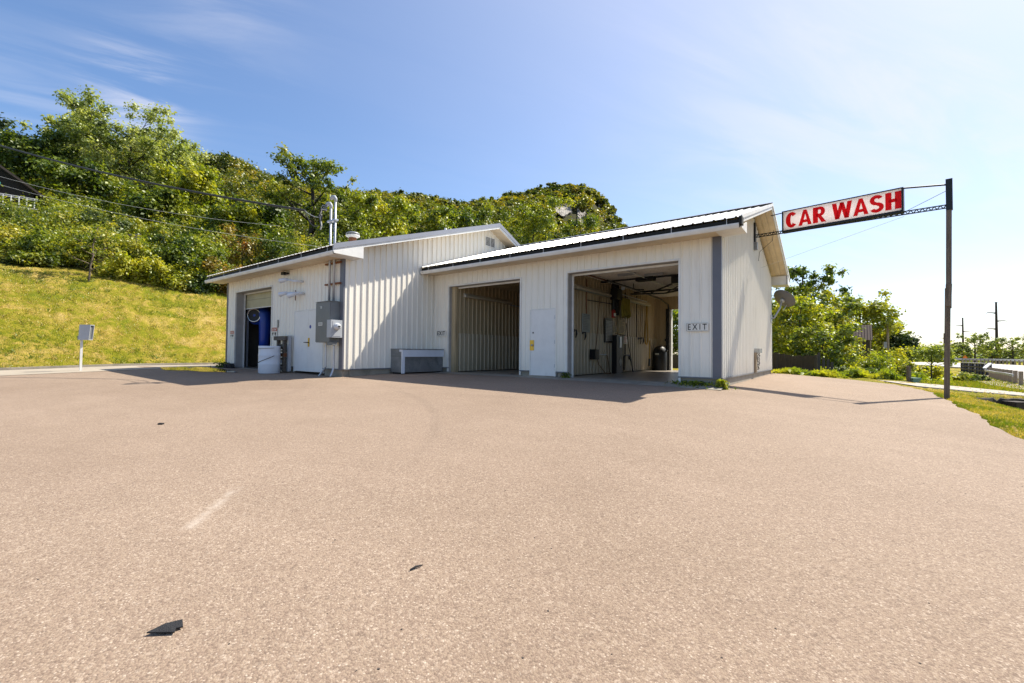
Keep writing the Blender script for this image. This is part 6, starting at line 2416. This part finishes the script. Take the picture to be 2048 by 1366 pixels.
# golden weeds (uncountable)
rngw = np.random.default_rng(44)
C_, Tn = [], []
for px0, px1, d0, d1, n, h in ((1690, 1900, 20.2, 30, 5200, 0.55), (1560, 1700, 22, 30, 1600, 0.5), (1665, 1800, 17.6, 20.5, 5000, 0.32), (1548, 1690, 17.2, 19.4, 3600, 0.16)):
    for _ in range(n):
        px, d = rngw.uniform(px0, px1), rngw.uniform(d0, d1)
        q = ground_at(px, d)
        if q[0] < 2.0 and q[1] < 21.1:
            continue
        C_.append((q[0], q[1], q[2] + rngw.uniform(0, h) * (0.6 + 0.4 * math.sin(px * 0.1))))
        Tn.append(0.45 + 0.4 * math.sin(px * 0.07 + d) * rngw.uniform(0.3, 1))
C_ = np.array(C_)
V, F = leaf_quads(C_, 0.13, rngw, up=0.1, elong=2.2)
o = mesh_object('goldenrod_weeds', V, F, np.repeat(np.clip(np.array(Tn), 0, 1), 4), LEAF_YEL)
props(o, 'rank golden weeds between lot and road', None, None, 'stuff')

# valley trees far right
VT_ = 'valley trees beyond the road'
for i, (px, d, yt, wp, lab) in enumerate(((1950, 120, 668, 58, 'feathery tall valley tree between the two steel pylons'), (1984, 130, 684, 36, 'valley tree hugging the nearer steel pylon'),
                                         (2026, 110, 676, 56, 'leaning valley tree at the right picture edge'), (1905, 150, 690, 50, 'valley tree just right of the sign pole'),
                                         (1858, 170, 694, 44, 'hazy valley tree left of the sign pole'), (1830, 160, 694, 26, 'small grey valley tree beside the round evergreen'),
                                         (1925, 140, 686, 34, 'valley tree behind the farther steel pylon'), (2070, 120, 690, 60, 'valley tree cut by the right picture edge'),
                                         (2004, 150, 700, 34, 'low valley tree right of the nearer steel pylon'))):
    tree_px('valley_tree', px, d, yt, wp, LEAF_VALLEY, lab, group=VT_, seed=150 + i, leaves=2400, leaf_size=0.30 * d / 120, n_limb=12, fork=0.25, extra=6, clump_r=wp * d / FPX * 0.09,
            tint=0.45, low=0.15, sub=3, trunk_r=0.25)
woods('valley_hedge', [(*ground_xy(px, d), float(land((px - CXP) / FPX, d)) - 0.2, h, 3.4, 200, 0.6, ti) for px, d, h, ti in
                       [(1790 + k * 11, 165 + 16 * math.sin(k * 1.7), 2.0 + 1.2 * math.sin(k * 2.3) ** 2, 0.4 + 0.2 * math.sin(k)) for k in range(36)]], LEAF_VALLEY, 33,
      label='low hazy hedge line beyond the road')
woods('distant_treeline', [(*ground_xy(px, 420 + 60 * math.sin(k)), -1.6, 8 + 5 * math.sin(k * 1.3) ** 2, 13, 160, 1.6, 0.4) for k, px in enumerate(range(1380, 2240, 20))], LEAF_VALLEY, 34,
      label='distant line of trees along the valley floor')
mb = MB()
hv, hfc = [], []
for k in range(60):
    px = 1560 + k * 16
    h = 60 * (0.35 + 0.3 * math.sin(k * 0.21 + 1.0) + 0.25 * smooth((px - 1950) / 150.0))
    for dz, dd in ((-6, 2400), (max(h, 4), 2650), (-6, 3000)):
        q = ground_xy(px, dd)
        hv.append((q[0], q[1], dz))
for k in range(59):
    for j in range(2):
        hfc.append((k * 3 + j, (k + 1) * 3 + j, (k + 1) * 3 + j + 1, k * 3 + j + 1))
mb.add(hv, hfc)
mb.build('hills', mat('far_hills', (0.07, 0.10, 0.055), 0.95, var=0.3, scale=0.004), kind='structure', smooth=True)

# steel transmission poles
for i, (px, d, yt, lab) in enumerate(((1994, 130, 605, 'nearest and tallest dark steel pylon with three arms'), (1926.5, 180, 636, 'middle dark steel pylon behind the bridge'),
                                      (1888.5, 260, 667, 'farthest steel pylon half hidden by the sign pole'))):
    q = ground_at(px, d)
    zt_ = float(at(px, yt, d)[2])
    T_ = thing('steel_pylon', q, lab, 'power pole', 'steel pylons along the valley')
    mb = MB()
    mb.tube([q, (q[0], q[1], zt_)], [0.42, 0.22], 10)
    mb.build('shaft', STEELB, T_)
    mb = MB()
    mb.tube([(q[0], q[1], zt_), (q[0], q[1], zt_ + 0.15)], [0.32, 0.32], 10)
    mb.build('cap', STEELB, T_)
    H_ = zt_ - q[2]
    for fr, s in ((0.83, -1), (0.70, 1), (0.57, -1)):
        z = q[2] + H_ * fr
        b_ = np.array((q[0], q[1], z)) + hr_ * s * 2.6 + np.array((0, 0, 0.15))
        mb = MB()
        mb.tube([(q[0], q[1], z), b_], [0.20, 0.10], 6)
        mb.obox(np.array((q[0], q[1], z)) + hr_ * s * 0.3, hr_, hf, (0, 0, 1), 0.2, 0.15, 0.2)
        ar = mb.build('arm', STEELB, T_)
        mb = MB()
        mb.tube([b_, b_ + np.array((0, 0, -0.5)) + hr_ * s * 0.5], 0.06, 6)
        mb.build('insulator', GALV, ar)
# guard posts and bridge rail
gp = thing('guard_post', ground_at(2041, 22.8), 'nearest weathered timber guard post at the right edge of frame', 'guard post', 'timber guard posts along the road')
PX = [2041, 2030, 2020, 2011.5, 2004, 1997, 1991, 1985.5, 1980.5]
names_ = ['nearest', 'second', 'third', 'fourth', 'fifth', 'sixth', 'seventh', 'eighth', 'farthest']
q0 = np.array(ground_at(2041, 22.8))
gf_ = np.array((q0[0], q0[1], 0)) / math.hypot(q0[0], q0[1])
gr_ = np.array((gf_[1], -gf_[0], 0))
mb = MB()
mb.obox(q0 + np.array((0, 0, 0.35)), gr_, gf_, (0, 0, 1), 0.088, 0.08, 0.42)
gpost = mb.build('timber', POSTW, gp)
mb = MB()
mb.obox(q0 + np.array((0, 0, 0.52)) + gf_ * 0.15, gr_, gf_, (0, 0, 1), 0.06, 0.07, 0.15)
gblk = mb.build('spacer_block', POSTW, gp)
ends = [tuple(q0)]
for k, px in enumerate(PX[1:], 1):
    d = float(np.interp(px, [1980, 1990, 2005, 2020, 2041], [30.5, 28.8, 26.6, 25.2, 22.8]))
    q = ground_at(px, d)
    r_ = gp.copy()
    COL.objects.link(r_)
    r_.location = q
    r_['label'] = f'{names_[k]} weathered timber guard post counting from the right frame edge' if k < 8 else 'farthest weathered timber guard post, next to the dark bridge posts'
    ends.append(q)
    for c_ in (gpost, gblk):
        n_ = c_.copy()
        COL.objects.link(n_)
        n_.parent = r_
GR = thing('guard_rail', ends[4], 'pale steel guard rail behind the timber posts', 'guard rail')
mb = MB()
for a, b_ in zip(ends[:-1], ends[1:]):
    a2, b2_ = np.array(a) + hf * 0.36 + np.array((0, 0, .55)), np.array(b_) + hf * 0.36 + np.array((0, 0, .55))
    mb.bar(a2, b2_, 0.05, 0.12)
mb.build('beam', GALV, GR)
BR = thing('bridge_railing', ground_at(1950, 38), 'bridge railing with dark blue-black posts and pale top rail', 'railing')
bpx = [(1923.5, 45), (1929, 43.5), (1934.5, 42.2), (1940.5, 41), (1946.5, 39.8), (1953, 38.6), (1959.5, 37.4), (1966, 36.3), (1973.5, 35), (1980, 34)]
tops = []
for px, d in bpx:
    q = np.array(ground_at(px, d))
    q[2] = float(at(px, np.interp(px, [1923, 1978], [744, 751.5]), d)[2])
    zt_ = float(at(px, np.interp(px, [1923, 1978], [725.5, 728]), d)[2])
    mb = MB()
    mb.bar(q, (q[0], q[1], zt_), 0.15, 0.12, up=(FH[0], FH[1], 0))
    mb.build('post', BLUEPOST, BR)
    tops.append(np.array((q[0], q[1], zt_)))
mb = MB()
for a, b_ in zip(tops[:-1], tops[1:]):
    mb.bar(a + np.array((0, 0, 0.03)), b_ + np.array((0, 0, 0.03)), 0.2, 0.08)
mb.bar(tops[-1] + np.array((0, 0, 0.03)), np.array(ends[-1]) + np.array((0, 0, 0.7)) + hf * 0.4, 0.15, 0.1)
mb.build('top_rail', GALV, BR)
mb = MB()
for a, b_ in zip(tops[:-1], tops[1:]):
    for dz in (-0.30, -0.58):
        mb.bar(a + np.array((0, 0, dz)) + hf * 0.12, b_ + np.array((0, 0, dz)) + hf * 0.12, 0.05, 0.12)
mb.build('lower_rail', BLUEPOST, BR)
mb = MB()
a, b_ = tops[0], tops[-1]
for p0, p1 in zip(tops[:-1], tops[1:]):
    mb.quad((p0[0], p0[1], -1.6), (p1[0], p1[1], -1.6), (p1[0], p1[1], p1[2] - 0.85), (p0[0], p0[1], p0[2] - 0.85))
mb.build('abutment', CONC, BR)
FR = thing('far_guard_rail', ground_at(2015, 66), 'far guard rail with short posts across the road', 'guard rail')
fe2 = [ground_xy(px, d) for px, d in ((1880, 86), (1925, 83), (1985, 76), (2048, 64), (2120, 54))]
P = []
for (a, b_) in zip(fe2[:-1], fe2[1:]):
    for t in np.linspace(0, 1, 9)[:-1]:
        P.append(a + (b_ - a) * t)
mb = MB()
for a, b_ in zip(P[:-1], P[1:]):
    mb.bar((*a, 0.28), (*b_, 0.28), 0.06, 0.32)
mb.build('beam', GALV, FR)
for p in P[8:]:
    mb = MB()
    mb.bar((*p, -0.45), (*p, 0.3), 0.2, 0.16)
    mb.build('post', POSTW, FR)
Os = thing('road_work_sign', ground_at(1930, 95), 'tiny orange diamond road sign by the middle pylon', 'road sign')
q = at(1930.5, 715, 95)
mb = MB()
mb.prism([(0, -0.5), (0.5, 0), (0, 0.5), (-0.5, 0)], q, hr_, (0, 0, 1), hf, 0.03)
mb.build('panel', ORANGE, Os)
mb = MB()
mb.bar((q[0] + .05, q[1] + .05, -1.2), (q[0] + .05, q[1] + .05, q[2]), 0.08, 0.08)
mb.build('post', GALV, Os)

# green utility box and marker post at the trail corner
q = np.array(ground_at(1827, 17.4))
Gb = thing('utility_pedestal', tuple(q), 'squat green utility box at the corner of trail and lot', 'utility box')
zt_ = float(at(1827, 756, 17.4)[2])
mb = MB()
mb.obox((q[0], q[1], (q[2] + zt_) / 2 - 0.03), hr_, hf, (0, 0, 1), 0.14, 0.14, (zt_ - q[2]) / 2)
mb.build('body', GREENB, Gb)
mb = MB()
mb.obox((q[0], q[1], zt_ - 0.02), hr_, hf, (0, 0, 1), 0.16, 0.16, 0.03)
mb.build('lid', GREENB, Gb)
q = np.array(ground_at(1817, 17.4))
mb = MB()
zt_ = float(at(1817, 732, 17.4)[2])
mb.bar((q[0], q[1], q[2] - 0.1), (q[0], q[1], zt_), 0.10, 0.10, up=(FH[0], FH[1], 0))
mb.build('marker_post', POLEW, label='short dark timber post beside the green utility box', cat='post')

# ditch: dark soil lining and headwall
rngd = np.random.default_rng(12)
dpx = np.linspace(1946, 2400, 60)
dd_ = np.interp(dpx, [1946, 1985, 2048, 2400], [12.15, 13.25, 13.55, 13.05]) + rngd.normal(0, 0.012, 60)
notch = np.where((dpx > 1985) & (dpx < 1998), 0.10, 0.0)
topz = [float(land((a_ - CXP) / FPX, b_ + .15)) - 0.02 - abs(rngd.normal(0, 0.018)) - n_ for a_, b_, n_ in zip(dpx, dd_, notch)]
mb = MB()
for i in range(59):
    a, b_ = ground_xy(dpx[i], dd_[i]), ground_xy(dpx[i + 1], dd_[i + 1])
    a2, b2_ = ground_xy(dpx[i], dd_[i] - 0.35), ground_xy(dpx[i + 1], dd_[i + 1] - 0.35)
    a, b_ = ground_xy(dpx[i], dd_[i] - 0.16), ground_xy(dpx[i + 1], dd_[i + 1] - 0.16)
    a3, b3_ = ground_xy(dpx[i], dd_[i] + 0.12), ground_xy(dpx[i + 1], dd_[i + 1] + 0.12)
    mb.quad((*a2, topz[i] - 1.2), (*b2_, topz[i + 1] - 1.2), (*b_, topz[i + 1]), (*a, topz[i]))
    mb.quad((*a, topz[i]), (*b_, topz[i + 1]), (*b3_, topz[i + 1] + 0.01), (*a3, topz[i] + 0.01))
mb.build('ditch_bank', SOIL, kind='structure')
q = np.array(ground_xy(2031, 12.95))
zq = float(land((2031 - CXP) / FPX, 13.9))
mb = MB()
mb.obox((q[0], q[1], zq - 0.30), hr_, hf, (0, 0, 1), 0.22, 0.2, 0.24)
mb.build('headwall_block', mat('dark_timber_block', (0.045, 0.035, 0.028), 0.9, var=0.35, scale=5), label='dark square block in the shaded ditch below the trail', cat='block')
q = np.array(ground_xy(2004, 12.75))
mb = MB()
mb.obox((q[0], q[1], zq - 0.36), hr_, hf, (0.1, 0, 1), 0.13, 0.10, 0.09)
mb.obox((q[0] - .1, q[1], zq - 0.42), hf, hr_, (0, 0.1, 1), 0.13, 0.10, 0.09)
mb.build('pale_stone', ROCK, label='small pale stone on the ditch edge', cat='stone')


# --- grass blades
def blades(name, pos, hgt, wid, tint, seed, label, lean=0.35):
    rng = np.random.default_rng(seed)
    n = len(pos)
    a = rng.uniform(0, 2 * math.pi, n)
    side = np.stack([np.cos(a), np.sin(a), np.zeros(n)], 1) * (wid * rng.uniform(.6, 1.3, n))[:, None]
    tipo = rng.normal(0, lean, (n, 3)) * hgt[:, None]
    tipo[:, 2] = hgt * rng.uniform(.7, 1.1, n)
    midp = pos + tipo * np.array((.35, .35, .6))
    V = np.stack([pos - side, pos + side, midp + side * .6, pos + tipo], 1).reshape(-1, 3)
    F = np.arange(n * 4).reshape(-1, 4)
    o = mesh_object(name, V, F, np.repeat(np.clip(tint, 0, 1), 4), BLADE)
    return props(o, label, None, None, 'stuff')


rngg = np.random.default_rng(70)
# verge on the right of the lot
n = 75000
y = rngg.uniform(6.0, 18.3, n)
x = 1.83 + rngg.uniform(0, 1, n) ** 1.4 * 3.6
d = x * FH[0] + y * FH[1]
s = (x * RH[0] + y * RH[1]) / d
keep = (d > 3) & (s < 1.35) & (ditch_mask(s, d) < 0.05)
x, y, d, s = x[keep], y[keep], d[keep], s[keep]
z = land(s, d)
pt = np.stack([x, y, z - 0.005], 1)
tn = 0.42 + 0.25 * np.sin(x * 3.1 + 1.5 * np.sin(y * 2.2)) + rngg.normal(0, 0.17, len(x))
blades('verge_grass', pt, rngg.uniform(0.02, 0.05, len(x)), 0.005, tn, 71, 'mown yellowing grass verge beside the lot')
# lawn bank on the left: tufts
n = 170000
xb_ = -25.4 - rngg.uniform(0, 1, n) * 11.6
y = rngg.uniform(-3, 30, n)
d = xb_ * FH[0] + y * FH[1]
s = (xb_ * RH[0] + y * RH[1]) / d
z = land(s, d)
pt = np.stack([xb_, y, z - 0.01], 1)
patch = np.sin(xb_ * 0.9 + 1.3 * np.sin(y * 0.55)) + np.sin(y * 1.25 + xb_ * 0.5) * 0.7
tn = 0.50 - 0.22 * patch + rngg.normal(0, 0.27, n) - 0.25 * smooth((-xb_ - 33) / 4)
blades('lawn_grass', pt, rngg.uniform(0.04, 0.085, n) * (1 + 1.3 * (np.sin(xb_ * 5.1 + 2 * np.sin(y * 3.3)) * np.sin(y * 4.7 + xb_) > 0.72)), 0.010, tn, 72, 'sloping mown lawn with dry tan patches')
# meadow beyond the trail
n = 30000
px = rngg.uniform(1840, 2060, n)
d = rngg.uniform(16.8, 33, n)
s = (px - CXP) / FPX
x = FH[0] * d + RH[0] * s * d
y = FH[1] * d + RH[1] * s * d
z = land(s, d)
blades('meadow_grass', np.stack([x, y, z - .01], 1), rngg.uniform(0.05, 0.16, n), 0.014, 0.40 + rngg.normal(0, .15, n), 73, 'bright green grass between trail and road')


# weeds at the wall foot
def weed(x, y, z, w_, h, n, label, ti, seed, leaf):
    rng = np.random.default_rng(seed)
    T = thing('weed_tuft', (x, y, z), label, 'weed', 'weeds along the wall footing')
    C2 = np.stack([x + rng.normal(0, w_, n), y + rng.normal(0, w_ * .6, n), z + rng.uniform(0, 1, n) ** 1.2 * h], 1)
    C2[:, 0] = x + (C2[:, 0] - x) * (1.1 - 0.5 * (C2[:, 2] - z) / h)
    V, F = leaf_quads(C2, 0.045, rng, up=0.2, elong=2.0)
    mesh_object('leaves', V, F, np.repeat(np.clip(ti + rng.normal(0, .2, n), 0, 1), 4), leaf, T)
    m1 = MB()
    for k in range(9):
        m1.tube([(x, y, z - .02), (x + rng.normal(0, w_ * .5), y + rng.normal(0, w_ * .3), z + h * .5), (x + rng.normal(0, w_), y + rng.normal(0, w_ * .6), z + h * .9)], [.004, .003, .002], 4)
    m1.build('stems', leaf, T)
    return T


weed(XR + 0.06, YB - 0.16, -0.07, 0.07, 0.20, 420, 'bright sunlit weed tuft at the near building corner', .6, 1, LEAF_YEL)
weed(-3.0, YB - 0.05, -0.06, 0.30, 0.13, 500, 'low shaded weeds along the footing under the exit sign', .4, 2, LEAF_GREEN)
weed(-6.62, YB - 0.03, -0.02, 0.07, 0.16, 160, 'shaded weed sprig at the left foot of the right bay', .3, 3, LEAF_GREEN)
weed(XLL + 0.2, YL - 0.15, -0.02, 0.22, 0.22, 420, 'dark weed clump at the far left building corner', .25, 4, LEAF_GREEN)
mb = MB()
q = (XLL + 0.45, YL - 0.18)
for k in range(7):
    mb.obox((q[0] + 0.12 * k, q[1] + 0.05 * math.sin(k * 2), 0.05 + 0.03 * (k % 2)), (math.cos(k), math.sin(k), 0), (-math.sin(k), math.cos(k), 0), (0, 0, 1), 0.09, 0.06, 0.07)
mb.build('rubble_heap', RUBBER, label='dark rubble heap at the far left building corner', cat='rubble')
# thin wet film by the left bay
WET = NT('wet_film')
WET.b.inputs['Base Color'].default_value = (0.02, 0.02, 0.02, 1)
WET.b.inputs['Roughness'].default_value = 0.06
mb = MB()
P = []
for k in range(28):
    a = 2 * math.pi * k / 28
    r_ = 1 + 0.22 * math.sin(3 * a + 1) + 0.12 * math.sin(7 * a)
    x_, y_ = -20.3 + 2.6 * r_ * math.cos(a), 6.35 + 0.75 * r_ * math.sin(a)
    P.append((x_, y_, float(gz(x_, y_)) + 0.012))
mb.add(P, [tuple(range(28))])
mb.build('wet_patch', WET.m, kind='structure')
